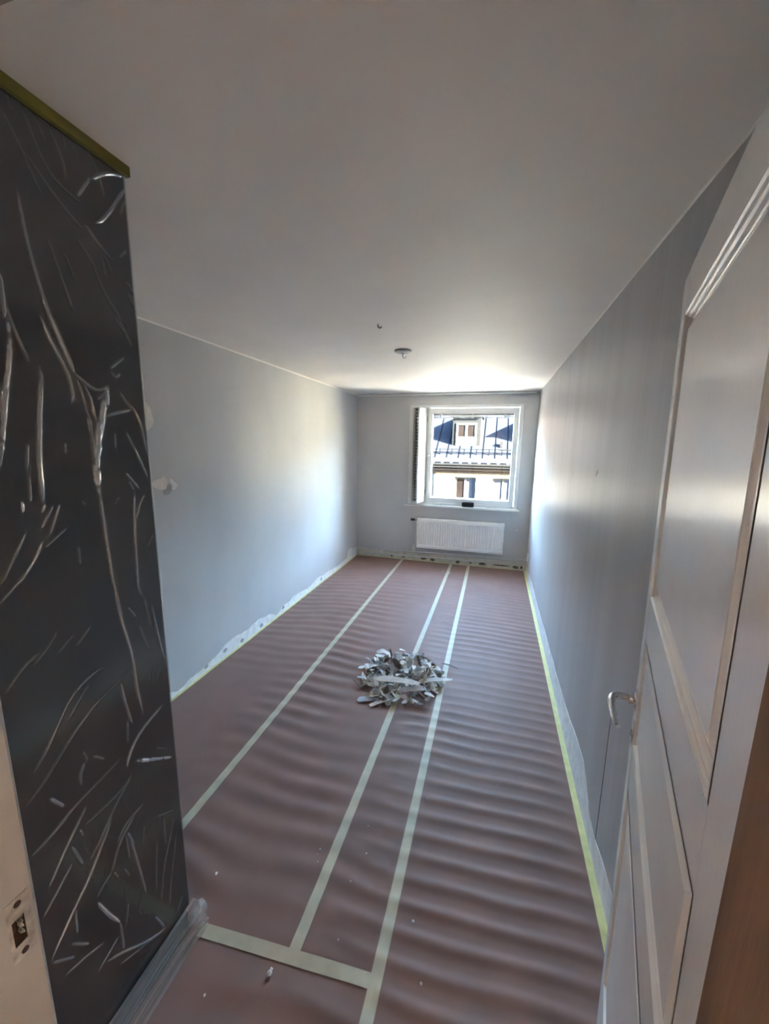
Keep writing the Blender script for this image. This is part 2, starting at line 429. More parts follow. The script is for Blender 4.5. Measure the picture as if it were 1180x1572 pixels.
CREASES = [
 (1.0,[(0.656,2.438),(0.67,2.409),(0.689,2.373),(0.708,2.324),(0.715,2.309)]),
 (1.0,[(0.693,2.473),(0.704,2.445),(0.718,2.397),(0.736,2.359),(0.767,2.346),(0.813,2.342)]),
 (1.0,[(0.687,2.381),(0.721,2.347),(0.755,2.312),(0.806,2.28)]),
 (0.7,[(0.672,2.47),(0.675,2.452),(0.682,2.439)]),
 (0.7,[(0.717,2.466),(0.73,2.447),(0.737,2.422)]),
 (1.0,[(0.748,2.47),(0.754,2.446),(0.775,2.409),(0.772,2.373)]),
 (0.7,[(0.78,2.47),(0.78,2.44)]),
 (0.7,[(0.793,2.468),(0.809,2.44)]),
 (1.0,[(0.837,2.47),(0.855,2.447),(0.863,2.407),(0.868,2.386)]),
 (1.8,[(0.796,2.35),(0.834,2.412)]),
 (2.6,[(0.838,2.411),(0.863,2.436),(0.887,2.455),(0.932,2.47)]),
 (2.6,[(0.835,2.312),(0.867,2.34),(0.898,2.391),(0.928,2.439)]),
 (1.5,[(0.908,2.368),(0.918,2.397),(0.928,2.412)]),
 (1.6,[(0.893,2.258),(0.916,2.286)]),
 (2.2,[(0.667,2.298),(0.67,2.226),(0.678,2.16),(0.692,2.09),(0.707,2.04)]),
 (1.0,[(0.717,2.228),(0.728,2.18),(0.739,2.145),(0.755,2.087)]),
 (0.8,[(0.75,2.211),(0.767,2.159)]),
 (1.0,[(0.783,2.254),(0.805,2.234),(0.826,2.201)]),
 (1.6,[(0.808,2.299),(0.834,2.27),(0.872,2.243)]),
 (1.0,[(0.815,2.216),(0.835,2.165),(0.85,2.137),(0.894,2.091)]),
 (0.8,[(0.846,2.236),(0.848,2.193)]),
 (0.8,[(0.85,2.25),(0.866,2.212)]),
 (1.0,[(0.907,2.207),(0.93,2.181)]),
 (1.0,[(0.909,2.178),(0.927,2.147)]),
 (2.6,[(0.614,2.115),(0.613,2.07),(0.611,2.027)]),
 (1.0,[(0.616,2.052),(0.623,2.017)]),
 (2.6,[(0.699,2.065),(0.715,2.017),(0.741,1.94)]),
 (2.0,[(0.682,2.049),(0.694,2.001),(0.71,1.974),(0.729,1.942),(0.734,1.903),(0.724,1.865)]),
 (1.5,[(0.741,1.94),(0.776,1.912),(0.797,1.898),(0.823,1.923)]),
 (4.5,[(0.825,1.919),(0.806,1.86),(0.788,1.819),(0.774,1.752),(0.765,1.708),(0.767,1.639)]),
 (2.0,[(0.767,1.639),(0.771,1.555),(0.779,1.385)]),
 (2.0,[(0.758,1.839),(0.767,1.796),(0.766,1.73)]),
 (1.5,[(0.773,1.891),(0.779,1.84)]),
 (1.6,[(0.809,1.842),(0.835,1.855),(0.884,1.866)]),
 (3.4,[(0.616,2.04),(0.615,1.982),(0.598,1.899),(0.576,1.791),(0.563,1.72)]),
 (1.0,[(0.619,2.034),(0.636,1.976),(0.646,1.946)]),
 (2.6,[(0.664,1.942),(0.666,1.92),(0.648,1.816),(0.638,1.735),(0.635,1.656),(0.634,1.636)]),
 (1.0,[(0.63,1.616),(0.638,1.635)]),
 (1.0,[(0.624,1.581),(0.654,1.629)]),
 (1.0,[(0.64,1.561),(0.669,1.631)]),
 (1.0,[(0.534,1.478),(0.562,1.524),(0.592,1.577)]),
 (1.0,[(0.561,1.465),(0.596,1.502),(0.624,1.552)]),
 (1.0,[(0.625,1.535),(0.678,1.571)]),
 (0.8,[(0.868,2.116),(0.908,2.037)]),
 (0.8,[(0.863,2.101),(0.89,2.069)]),
 (1.4,[(0.88,1.885),(0.91,1.849),(0.925,1.744)]),
 (1.4,[(0.861,1.808),(0.883,1.76),(0.92,1.673)]),
 (1.2,[(0.848,1.693),(0.887,1.645)]),
 (1.0,[(0.856,1.668),(0.87,1.642)]),
 (2.0,[(0.869,1.632),(0.857,1.501),(0.853,1.358)]),
 (1.4,[(0.863,1.551),(0.882,1.599),(0.903,1.625)]),
 (1.0,[(0.898,1.467),(0.92,1.5)]),
 (0.8,[(0.699,1.52),(0.699,1.47)]),
 (1.0,[(0.836,1.969),(0.861,1.991),(0.88,2.004)]),
 (0.8,[(0.857,1.91),(0.879,1.875)]),
 (0.7,[(0.721,1.632),(0.73,1.617)]),
 (0.7,[(0.807,1.608),(0.822,1.628)]),
 (1.0,[(0.712,1.962),(0.73,1.918),(0.732,1.87)]),
 (1.0,[(0.744,1.928),(0.756,1.889),(0.759,1.847)]),
 (1.0,[(0.76,1.923),(0.776,1.874),(0.783,1.823)]),
 (1.2,[(0.791,1.884),(0.811,1.9),(0.825,1.915)]),
 (1.0,[(0.76,1.856),(0.767,1.822),(0.767,1.779)]),
 (1.0,[(0.805,1.886),(0.818,1.878)]),
 (0.9,[(0.837,1.961),(0.845,1.944),(0.863,1.96)]),
 (0.9,[(0.861,1.901),(0.889,1.866)]),
 (0.8,[(0.761,1.787),(0.761,1.726)]),
 (0.8,[(0.829,1.802),(0.827,1.76)]),
 (0.8,[(0.699,1.774),(0.697,1.749)]),
 (0.8,[(0.62,1.773),(0.611,1.717)]),
 (0.8,[(0.614,1.701),(0.61,1.643)]),
 (0.8,[(0.593,1.649),(0.593,1.622)]),
 (2.0,[(0.778,1.423),(0.79,1.274),(0.811,1.161),(0.815,1.096),(0.815,1.039),(0.825,0.967),(0.823,0.945)]),
 (1.4,[(0.854,1.398),(0.854,1.339),(0.864,1.324)]),
 (1.0,[(0.869,1.316),(0.883,1.214)]),
 (1.6,[(0.891,1.288),(0.905,1.168),(0.919,1.082)]),
 (1.0,[(0.843,1.239),(0.869,1.143)]),
 (0.8,[(0.813,1.309),(0.835,1.27)]),
 (0.8,[(0.526,1.436),(0.577,1.485)]),
 (0.8,[(0.531,1.477),(0.548,1.498)]),
 (1.0,[(0.512,1.238),(0.551,1.28),(0.588,1.294)]),
 (0.8,[(0.568,1.267),(0.611,1.303),(0.626,1.327)]),
 (0.8,[(0.619,1.268),(0.663,1.3)]),
 (1.0,[(0.664,1.266),(0.706,1.303)]),
 (1.0,[(0.538,1.012),(0.581,1.059),(0.612,1.117),(0.646,1.152),(0.684,1.172),(0.726,1.171)]),
 (0.8,[(0.625,1.088),(0.655,1.125),(0.681,1.149)]),
 (1.0,[(0.511,0.944),(0.55,0.966),(0.618,1.033),(0.703,1.093),(0.754,1.096),(0.795,1.125)]),
 (1.6,[(0.768,1.101),(0.77,1.052),(0.782,0.976),(0.79,0.949)]),
 (0.8,[(0.775,0.969),(0.767,0.9)]),
 (2.8,[(0.756,0.827),(0.774,0.883),(0.806,0.904),(0.839,0.921),(0.897,0.934)]),
 (3.6,[(0.783,0.828),(0.825,0.793),(0.915,0.727)]),
 (1.0,[(0.531,0.814),(0.609,0.847),(0.67,0.857),(0.745,0.873)]),
 (1.0,[(0.67,0.941),(0.696,0.91)]),
 (0.8,[(0.648,0.973),(0.654,0.942)]),
 (1.4,[(0.631,0.888),(0.631,0.92),(0.647,0.942)]),
 (1.6,[(0.56,0.918),(0.586,0.871)]),
 (1.0,[(0.579,0.759),(0.611,0.792),(0.637,0.818)]),
 (1.0,[(0.626,0.769),(0.69,0.769),(0.745,0.773),(0.77,0.797)]),
 (1.0,[(0.649,0.676),(0.708,0.744),(0.77,0.791)]),
 (1.0,[(0.699,0.617),(0.726,0.659),(0.799,0.664)]),
 (1.5,[(0.736,0.623),(0.75,0.563)]),
 (1.0,[(0.79,0.589),(0.778,0.531)]),
 (0.8,[(0.86,0.808),(0.898,0.772)]),
 (1.0,[(0.86,0.546),(0.859,0.436)]),
 (1.0,[(0.901,0.51),(0.869,0.418)]),
 (0.8,[(0.835,0.573),(0.903,0.529)]),
 (1.6,[(0.505,0.492),(0.576,0.568),(0.62,0.607),(0.698,0.716)]),
 (1.0,[(0.528,0.692),(0.575,0.753),(0.623,0.802)]),
 (0.8,[(0.506,0.812),(0.594,0.834)]),
 (1.0,[(0.507,0.629),(0.587,0.698)]),
 (1.0,[(0.626,0.655),(0.664,0.69),(0.699,0.722)]),
 (1.5,[(0.677,0.554),(0.708,0.621),(0.765,0.658)]),
 (1.0,[(0.629,0.525),(0.644,0.538),(0.677,0.554)]),
 (2.2,[(0.63,0.511),(0.654,0.431),(0.682,0.367)]),
 (1.6,[(0.682,0.364),(0.683,0.263)]),
 (1.0,[(0.696,0.328),(0.713,0.396)]),
 (1.5,[(0.738,0.617),(0.751,0.536),(0.772,0.349)]),
 (1.0,[(0.729,0.623),(0.732,0.532)]),
 (1.5,[(0.59,0.744),(0.609,0.666)]),
 (1.0,[(0.684,0.544),(0.693,0.516)]),
 (1.0,[(0.831,0.493),(0.812,0.389),(0.808,0.312)]),
 (1.0,[(0.857,0.53),(0.859,0.438)]),
 (1.4,[(0.881,0.458),(0.839,0.356),(0.821,0.256)]),
 (1.0,[(0.904,0.433),(0.864,0.285),(0.851,0.199)]),
 (1.0,[(0.907,0.163),(0.873,0.127)]),
 (1.5,[(0.792,0.231),(0.821,0.144)]),
 (1.5,[(0.511,0.486),(0.559,0.43)]),
 (1.7,[(0.627,0.301),(0.693,0.246),(0.747,0.185),(0.824,0.132)]),
 (1.0,[(0.605,0.297),(0.677,0.328)]),
 (1.0,[(0.666,0.231),(0.816,0.136)]),
 (1.0,[(0.576,0.568),(0.573,0.485)]),
 (1.0,[(0.555,0.48),(0.597,0.415)]),
 (1.0,[(0.614,0.768),(0.619,0.745)]),
 (0.8,[(0.712,0.523),(0.726,0.481)]),
 (0.8,[(0.528,0.411),(0.594,0.388),(0.635,0.365)]),
]
LEFT_BARE = [(1.931, 0.067), (2.009, 0.035), (2.187, 0.048), (2.328, 0.052), (2.486, 0.101), (2.691, 0.115), (2.84, 0.092), (3.005, 0.118), (3.182, 0.093), (3.323, 0.017), (3.429, 0.073), (3.71, 0.08), (4.027, 0.056), (4.318, 0.09), (4.729, 0.063), (5.009, 0.052), (5.319, 0.061), (5.375, 0.19), (5.663, 0.136)]
RIGHT_BARE = [(4.746, 0.14), (4.004, 0.136), (3.389, 0.168), (2.792, 0.173), (2.422, 0.191), (2.109, 0.225), (1.891, 0.244), (1.781, 0.191), (1.717, 0.133), (1.619, 0.108), (1.504, 0.141), (1.395, 0.146)]
PATCH1 = [(1.942, 2.02), (1.98, 1.997), (1.996, 1.949), (2.004, 1.89), (1.978, 1.853), (1.958, 1.843), (1.937, 1.849)]
PATCH2A = [(1.947, 1.511), (1.983, 1.534), (2.036, 1.536), (2.044, 1.555), (2.068, 1.529), (2.068, 1.499), (2.053, 1.466), (2.011, 1.471), (1.966, 1.485)]
PATCH2B = [(2.089, 1.517), (2.106, 1.538), (2.125, 1.509), (2.157, 1.493), (2.147, 1.466), (2.113, 1.45), (2.103, 1.476), (2.108, 1.495)]
PATCH2C = [(2.058, 1.461), (2.075, 1.504), (2.105, 1.491), (2.107, 1.45), (2.079, 1.428), (2.031, 1.429), (2.028, 1.464)]
CRUMBS = [(-1.01, 1.09, 1.3), (-0.63, 0.884, 1.6), (-0.63, 0.896, 1.2), (-0.802, 0.777, 0.9), (-0.231, 1.689, 1.0), (-0.193, 1.166, 1.1), (-0.133, 1.003, 1.0), (-0.644, 1.309, 0.8), (-0.645, 1.285, 0.7), (-0.629, 1.257, 0.6), (-0.441, 1.349, 0.7), (-0.472, 1.469, 0.6), (-0.467, 1.224, 0.6), (-0.443, 1.034, 0.6), (-0.064, 2.021, 0.7), (-0.62, 5.3, 1.2), (-0.522, 5.244, 1.6), (-0.322, 0.978, 0.6)]


# ================================================================== THE SETTING
def struct(o):
    o['kind'] = 'structure'
    return o

T = 0.25
struct(MB().box(XL - T, XR + T, -2.2, YB + T, -0.25, -0.012).build('floor', MAT['floor']))
struct(MB().box(XL - T, XR + T + .6, -2.2, YB + T, H, H + 0.3).build('ceiling', MAT['ceiling']))
wall_left = struct(MB().box(XL - T, XL, YD - 0.16, YB + T, -0.012, H).build('wall_left', MAT['wall']))
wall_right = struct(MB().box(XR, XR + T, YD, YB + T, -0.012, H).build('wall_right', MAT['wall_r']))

# thin line of white ceiling paint brought down onto the walls
struct(MB().box(XL - .001, XL + .0015, YC, YB, H - .010, H).build('trim_5', MAT['ceiling']))
struct(MB().box(XR - .0015, XR + .001, YD, YB, H - .012, H).build('trim_6', MAT['ceiling']))

# window wall with its opening (ring of four blocks in one wall)
wb = MB()
zz = [-0.012, WZ0, WZ1, H]
TB = 0.15
wb.box(XL, WX0, YB, YB + TB, -0.012, H)
wb.box(WX1, XR, YB, YB + TB, -0.012, H)
wb.box(WX0, WX1, YB, YB + TB, -0.012, WZ0)
wb.box(WX0, WX1, YB, YB + TB, WZ1, H)
wall_back = struct(wb.build('wall_back', MAT['wall']))

# doorway wall (behind / beside the camera) and the hall the camera stands in
DJ0, DJ1, DZ = -0.60, 0.19, 2.155   # clear opening between the jambs
wd = MB()
wd.box(XL, DJ0 - 0.03, YD - 0.16, YD, -0.012, H)
wd.box(DJ1 + 0.03, XR + T, YD - 0.16, YD, -0.012, H)
wd.box(DJ0 - 0.03, DJ1 + 0.03, YD - 0.16, YD, DZ + 0.03, H)
struct(wd.build('wall_front', MAT['wall']))
struct(MB().box(XL - T, XL - T + .1, -2.2, YD - 0.16, -0.012, H).build('wall_hall_left', MAT['hall']))
struct(MB().box(XR + .6, XR + .85, -2.2, YD, -0.012, H).build('wall_hall_right', MAT['hall']))
struct(MB().box(XL - T, XR + .85, -2.3, -2.2, -0.012, H).build('wall_hall_back', MAT['hall']))
struct(MB().box(XR + T, XR + .85, -2.2, YD, -0.25, -0.012).build('floor_hall', MAT['floor']))

# ---------------------------------------------------------------- left door jamb with strike-plate pocket
HY0, HY1, HZ0, HZ1 = 0.2715, 0.2865, 1.085, 1.128     # pocket
JY0 = 0.262                                            # rebate depth
jm = MB()
ys = [JY0, HY0, HY1, YD - 0.006]
zs = [0.0, HZ0, HZ1, DZ]
for i in range(3):
    for k in range(3):
        if i == 1 and k == 1:
            continue
        jm.add([(DJ0, ys[i], zs[k]), (DJ0, ys[i + 1], zs[k]), (DJ0, ys[i + 1], zs[k + 1]), (DJ0, ys[i], zs[k + 1])], [(0, 1, 2, 3)])
# softened arris, room face, back
jm.add([(DJ0, YD - .006, 0), (DJ0 - .006, YD, 0), (DJ0 - .006, YD, DZ), (DJ0, YD - .006, DZ)], [(0, 1, 2, 3)])
jm.add([(DJ0 - .006, YD, 0), (DJ0 - .06, YD, 0), (DJ0 - .06, YD, DZ), (DJ0 - .006, YD, DZ)], [(0, 1, 2, 3)])
# door stop that stands proud towards the opening
jm.box(DJ0 - .02, DJ0 + .012, YD - 0.165, JY0, 0, DZ)
jamb = struct(jm.build('trim_1', MAT['jamb']))
tag(jamb, 'ivory painted left door jamb with rebate')
pk = MB()
d = DJ0 - 0.022
pk.add([(DJ0, HY0, HZ0), (DJ0, HY1, HZ0), (DJ0, HY1, HZ1), (DJ0, HY0, HZ1), (d, HY0, HZ0), (d, HY1, HZ0), (d, HY1, HZ1), (d, HY0, HZ1)],
       [(4, 5, 6, 7), (0, 1, 5, 4), (1, 2, 6, 5), (2, 3, 7, 6), (3, 0, 4, 7)])
pk.build('latch_pocket', MAT['dark'], jamb)
sp = MB()
pz0, pz1, py0, py1 = 1.062, 1.160, JY0 + 0.004, 0.2945
ysp = [py0, HY0, HY1, py1]
zsp = [pz0, HZ0, HZ1, pz1]
for i in range(3):
    for k in range(3):
        if i == 1 and k == 1:
            continue
        sp.box(DJ0, DJ0 + 0.0015, ysp[i], ysp[i + 1], zsp[k], zsp[k + 1])
plate = sp.build('strike_plate', MAT['steel'], jamb)
plate['label'] = 'scratched steel strike plate'
for z in (1.071, 1.150):
    MB().lathe([(0.0045, 0), (0.0045, 0.0012), (0.002, 0.0018)], (DJ0 + 0.0012, 0.281, z), 'x', 10).build('screw', MAT['dark'], plate)
for k, (yy, z) in enumerate([(0.2862, 1.121), (0.2855, 1.112), (0.2862, 1.104), (0.2858, 1.094)]):
    MB().lathe([(0.001, -.014), (0.0030, -.012), (0.0034, -.006), (0.0014, -.003)], (DJ0, yy, z), 'x', 7).build('splinter', MAT['jamb'], jamb)

# right jamb: bare brown wood lining in the hall's shade
jr = struct(MB().box(DJ1 - 0.008, DJ1 + 0.03, YD - 0.162, YD - 0.006, 0, DZ).build('trim_2', MAT['brown'], bevel=0.002))
tag(jr, 'bare brown wooden jamb lining beside the open door')
struct(MB().box(DJ0 - .03, DJ1 + .03, YD - 0.162, YD - 0.002, DZ, DZ + .03).build('trim_3', MAT['jamb'], bevel=0.002))

# ---------------------------------------------------------------- the open panelled door
DW, DH = 0.763, 2.128
ang, tilt = 0.2414, 0.0149
A = Vector((0.3698, 1.0539, 2.14))
uu = Vector((math.sin(ang), math.cos(ang), 0))
nn = Vector((math.cos(ang) * math.cos(tilt), -math.sin(ang) * math.cos(tilt), math.sin(tilt)))
vv = uu.cross(-nn)
base = A - uu * DW - vv * DH
DM = Matrix.Identity(4)
for i in range(3):
    DM[i][0], DM[i][1], DM[i][2], DM[i][3] = uu[i], -nn[i], vv[i], base[i]
door = struct(empty('door_1', mat=DM))
tag(door, 'white panelled door standing open')
DT = 0.040
zb = 2.14 - DH
PX0, PX1 = 0.090, 0.698
PZ = [(0.30 - zb, 0.935 - zb), (1.055 - zb, 1.335 - zb), (1.44 - zb, 2.056 - zb)]
MB().box(0, PX0, -DT, 0, 0, DH).build('stile', MAT['white'], door, bevel=0.0015)
MB().box(PX1, DW, -DT, 0, 0, DH).build('stile', MAT['white'], door, bevel=0.0025)
rz = [0, PZ[0][0], PZ[0][1], PZ[1][0], PZ[1][1], PZ[2][0], PZ[2][1], DH]
for k in range(0, 8, 2):
    MB().box(PX0, PX1, -DT, -0.0003, rz[k], rz[k + 1]).build('rail', MAT['white'], door)
PROF = [(0, 0.0008), (0.003, 0.0012), (0.006, -0.0012), (0.008, -0.0045), (0.0095, -0.0045), (0.012, -0.0075), (0.0145, -0.0115),
        (0.017, -0.0115), (0.018, -0.0125), (0.020, -0.0125), (0.042, -0.0035), (0.0435, -0.0025)]
for (z0, z1) in PZ:
    vs, fs = [], []
    for (i_, w_) in PROF:
        vs += [(PX0 + i_, w_, z0 + i_), (PX1 - i_, w_, z0 + i_), (PX1 - i_, w_, z1 - i_), (PX0 + i_, w_, z1 - i_)]
    for k in range(len(PROF) - 1):
        for j in range(4):
            a = k * 4 + j
            b = k * 4 + (j + 1) % 4
            fs.append((a, b, b + 4, a + 4))
    m = (len(PROF) - 1) * 4
    fs.append((m, m + 1, m + 2, m + 3))
    MB().add(vs, fs).box(PX0, PX1, -DT + 0.004, -DT + 0.012, z0, z1).build('panel', MAT['white'], door)
# lever handle and key escutcheon
hx, hz = DW - 0.034, 1.160 - zb
hd = MB().lathe([(0.0265, 0), (0.0265, 0.004), (0.024, 0.0065), (0.012, 0.008)], (0, 0, 0), 'y', 28)
hobj = hd.build('door_handle', MAT['chrome'], door, smooth=True)
hobj.location = (hx, 0, hz)
hobj['label'] = 'chrome lever handle'
lev = MB()
pts = [(0, 0.006, 0), (0, 0.030, 0), (0, 0.040, 0), (-0.006, 0.049, 0.0005), (-0.018, 0.054, 0), (-0.040, 0.055, -0.001), (-0.065, 0.053, -0.003),
       (-0.090, 0.049, -0.006), (-0.108, 0.044, -0.009), (-0.114, 0.041, -0.011)]
lev.tube(pts, [0.0095, 0.009, 0.009, 0.009, 0.0088, 0.0082, 0.0078, 0.0076, 0.0078, 0.006], 14)
lev.build('lever', MAT['chrome'], hobj, smooth=True)
MB().lathe([(0.0125, 0.008), (0.0125, 0.016), (0.011, 0.018)], (0, 0, 0), 'y', 20).build('collar', MAT['chrome'], hobj, smooth=True)
esc = MB()
op = []
for k in range(28):
    a = 2 * math.pi * k / 28
    op.append((0.0135 * math.cos(a), 0.031 * math.sin(a)))
esc.prism(op, lambda a, b, dd: (hx + a, dd, 1.073 - zb + b), 0, 0.004)
es = esc.build('key_escutcheon', MAT['chrome'], door, bevel=0.001, smooth=True)
MB().box(hx - .002, hx + .002, 0.003, 0.0046, 1.060 - zb, 1.078 - zb).build('keyhole', MAT['black'], es)
for z in (0.25, 1.05, 1.88):
    MB().lathe([(0.006, 0), (0.007, 0.003), (0.007, 0.087), (0.006, 0.09)], (-0.006, 0.004, z - .045), 'z', 12).build('hinge', MAT['steel'], door, smooth=True)

# ================================================================== WINDOW
winroot = struct(empty('window_1', ((WX0 + WX1) / 2, YB + .05, WZ0)))
tag(winroot, 'white timber window with one large sash')
inv = winroot.matrix_world
def wpart(name, mb, m, parent=None, **k):
    o = mb.build(name, m, parent or winroot, **k)
    if parent is None:
        o.matrix_parent_inverse = Matrix.Translation(-Vector(winroot.location))
    return o
XM = -0.985        # hinge line between the vent opening and the big sash
FY0, FY1 = YB + 0.0, YB + 0.13
wpart('frame_jamb', MB().box(WX0, WX0 + .062, FY0 - .012, FY1, WZ0, WZ1), MAT['winwhite'], bevel=0.003)
wpart('frame_jamb', MB().box(WX1 - .045, WX1, FY0 - .012, FY1, WZ0, WZ1), MAT['winwhite'], bevel=0.003)
wpart('frame_head', MB().box(WX0 + .045, WX1 - .045, FY0 - .011, FY1, WZ1 - .035, WZ1), MAT['winwhite'], bevel=0.003)
wpart('frame_bottom', MB().box(WX0 + .045, WX1 - .045, FY0 + .01, FY1, WZ0, WZ0 + .04), MAT['winwhite'], bevel=0.003)
wpart('mullion', MB().box(XM - .035, XM + .025, FY0 + .035, FY1, WZ0 + .04, WZ1 - .035), MAT['winwhite'], bevel=0.003)
SX0, SX1, SZ0, SZ1 = XM + .006, WX1 - .058, WZ0 + .035, WZ1 - .045
GX0, GX1, GZ0, GZ1 = SX0 + .062, SX1 - .058, 0.995, SZ1 - .078
SY0, SY1 = FY0 + .012, FY0 + .062
wpart('sash_stile', MB().box(SX0, GX0, SY0, SY1, SZ0, SZ1), MAT['winwhite'], bevel=0.005, seg=2)
wpart('sash_stile', MB().box(GX1, SX1, SY0, SY1, SZ0, SZ1), MAT['winwhite'], bevel=0.005, seg=2)
wpart('sash_rail', MB().box(GX0, GX1, SY0 + .001, SY1, SZ0, GZ0), MAT['winwhite'], bevel=0.004, seg=2)
wpart('sash_rail', MB().box(GX0, GX1, SY0 + .001, SY1, GZ1, SZ1), MAT['winwhite'], bevel=0.004, seg=2)
wpart('pane', MB().box(GX0 - .005, GX1 + .005, SY0 + .020, SY0 + .023, GZ0 - .005, GZ1 + .005), MAT['glass'])
wpart('pane', MB().box(GX0 - .005, GX1 + .005, SY1 + .045, SY1 + .048, GZ0 - .005, GZ1 + .005), MAT['glass'])
osm = MB()
osm.box(SX0 + .01, GX0, SY1 + .005, SY1 + .06, SZ0, SZ1).box(GX1, SX1 - .005, SY1 + .005, SY1 + .06, SZ0, SZ1)
osm.box(GX0, GX1, SY1 + .005, SY1 + .06, SZ0, GZ0).box(GX0, GX1, SY1 + .005, SY1 + .06, GZ1, SZ1)
wpart('outer_sash', osm, MAT['winwhite'])
# sash handle on the left stile
hb = wpart('sash_handle', MB().lathe([(0.014, 0.0), (0.014, -0.006), (0.009, -0.03), (0.009, -0.036)], (SX0 + .022, SY0, 1.615), 'y', 14), MAT['winwhite'], smooth=True)
lv = MB().tube([(SX0 + .022, SY0 - .032, 1.620), (SX0 + .024, SY0 - .038, 1.60), (SX0 + .030, SY0 - .040, 1.55), (SX0 + .033, SY0 - .038, 1.50)], [0.008, 0.0085, 0.0075, 0.006], 10)
lvo = lv.build('handle_lever', MAT['winwhite'], hb, smooth=True)
lvo.matrix_parent_inverse = Matrix.Translation(-Vector(winroot.location))

# raised venetian blind between the panes: head rail and a stack of slats
bl = empty('venetian_blind', ((GX0 + GX1) / 2, SY0 + .032, GZ1))
tag(bl, 'venetian blind pulled up behind the top of the window pane', 'blind')
def bpart(name, mb, m):
    o = mb.build(name, m, bl)
    o.matrix_parent_inverse = Matrix.Translation(-Vector(bl.location))
    return o
bpart('head_rail', MB().box(GX0 + .004, GX1 - .004, SY0 + .028, SY0 + .05, GZ1 - .014, GZ1 - .002), MAT['blind'])
for k in range(7):
    z = GZ1 - .019 - k * 0.0042
    bpart('slat', MB().add([(GX0 + .006, SY0 + .027, z), (GX1 - .006, SY0 + .027, z + .003), (GX1 - .006, SY0 + .039, z + .0055), (GX0 + .006, SY0 + .039, z + .0025), (GX1 - .006, SY0 + .051, z + .003), (GX0 + .006, SY0 + .051, z)],
                        [(0, 1, 2, 3), (3, 2, 4, 5)]), MAT['blind'])
bpart('bottom_rail', MB().box(GX0 + .006, GX1 - .006, SY0 + .027, SY0 + .049, GZ1 - .056, GZ1 - .049), MAT['blind'])
for x in (GX0 + .11, (GX0 + GX1) / 2, GX1 - .12):
    bpart('cord_clip', MB().box(x - .012, x + .012, SY0 + .0245, SY0 + .027, GZ1 - .058, GZ1 - .002), MAT['winwhite'])

# window board (sill)
sill = MB().box(WX0 - .045, WX1 + .035, YB - .062, YB + .012, WZ0 - .026, WZ0 + .002)
so = struct(sill.build('trim_4', MAT['winwhite'], bevel=0.005, seg=2))
tag(so, 'white window board under the window')

# vent opening on the left: dark cavity with fixed louvre slats
VX0, VX1, VZ0, VZ1 = WX0 + .062, XM - .035, WZ0 + .04, WZ1 - .035
vent = empty('vent_louvre', ((VX0 + VX1) / 2, FY1, VZ0))
tag(vent, 'dark louvred ventilation opening left of the window pane', 'vent')
def vpart(name, mb, m):
    o = mb.build(name, m, vent)
    o.matrix_parent_inverse = Matrix.Translation(-Vector(vent.location))
    return o
vpart('backing', MB().box(VX0, VX1, FY1 - .004, FY1 + .01, VZ0, VZ1), MAT['blackcav'])
vpart('side_board', MB().box(VX0, VX0 + .012, FY0 + .02, FY1 - .004, VZ0, VZ1), MAT['winwhite'])
ns = 28
slat_me = None
for k in range(ns):
    z = VZ0 + .02 + (VZ1 - VZ0 - .04) * (k + .5) / ns
    if slat_me is None:
        sm = MB().prism([(FY0 + .055, -.013), (FY0 + .060, -.015), (FY0 + .115, .012), (FY0 + .115, .017), (FY0 + .062, -.002), (FY0 + .055, .004)],
                        lambda a, b, dd: (dd, a, b), VX0 + .022, VX1)
        slat_me = sm.mesh('slat')
        slat_me.materials.append(MAT['louvre'])
    o = link(bpy.data.objects.new('slat', slat_me), vent)
    o.matrix_parent_inverse = Matrix.Translation(-Vector(vent.location))
    o.location = (0, 0, z)

# the vent's inner hatch, swung open into the room
HA = Vector((XM - .012, YB + .005, WZ0 + .045))
HE = Vector((-1.072, 5.555, WZ0 + .045))
hdv = (HE - HA)
HWD = hdv.length
hdv.normalize()
hnv = Vector((-hdv.y, hdv.x, 0))
if hnv.x < 0: hnv = -hnv
HM = Matrix.Identity(4)
for i in range(3):
    HM[i][0], HM[i][1], HM[i][2], HM[i][3] = hdv[i], hnv[i], (0, 0, 1)[i], HA[i]
hatch = empty('vent_hatch', mat=HM)
tag(hatch, 'narrow white ventilation hatch swung open beside the window', 'hatch')
HH = 2.292 - (WZ0 + .045)
MB().box(0, HWD, -.03, 0, 0, HH).build('hatch_leaf', MAT['winwhite'], hatch, bevel=0.004, seg=2)
MB().box(0.004, HWD - .008, -.036, -.03, 0.02, HH - .02).build('seal', MAT['black'], hatch)
lo = MB().lathe([(0.011, 0), (0.011, .006), (0.006, .010), (0.006, .05), (.008, .056)], (HWD - .03, 0, .685), 'y', 12).build('latch', MAT['steel'], hatch, smooth=True)
for z in (.15, HH - .15):
    MB().lathe([(0.006, 0), (0.006, .07)], (-0.004, 0.004, z - .035), 'z', 8).build('hinge', MAT['steel'], hatch)

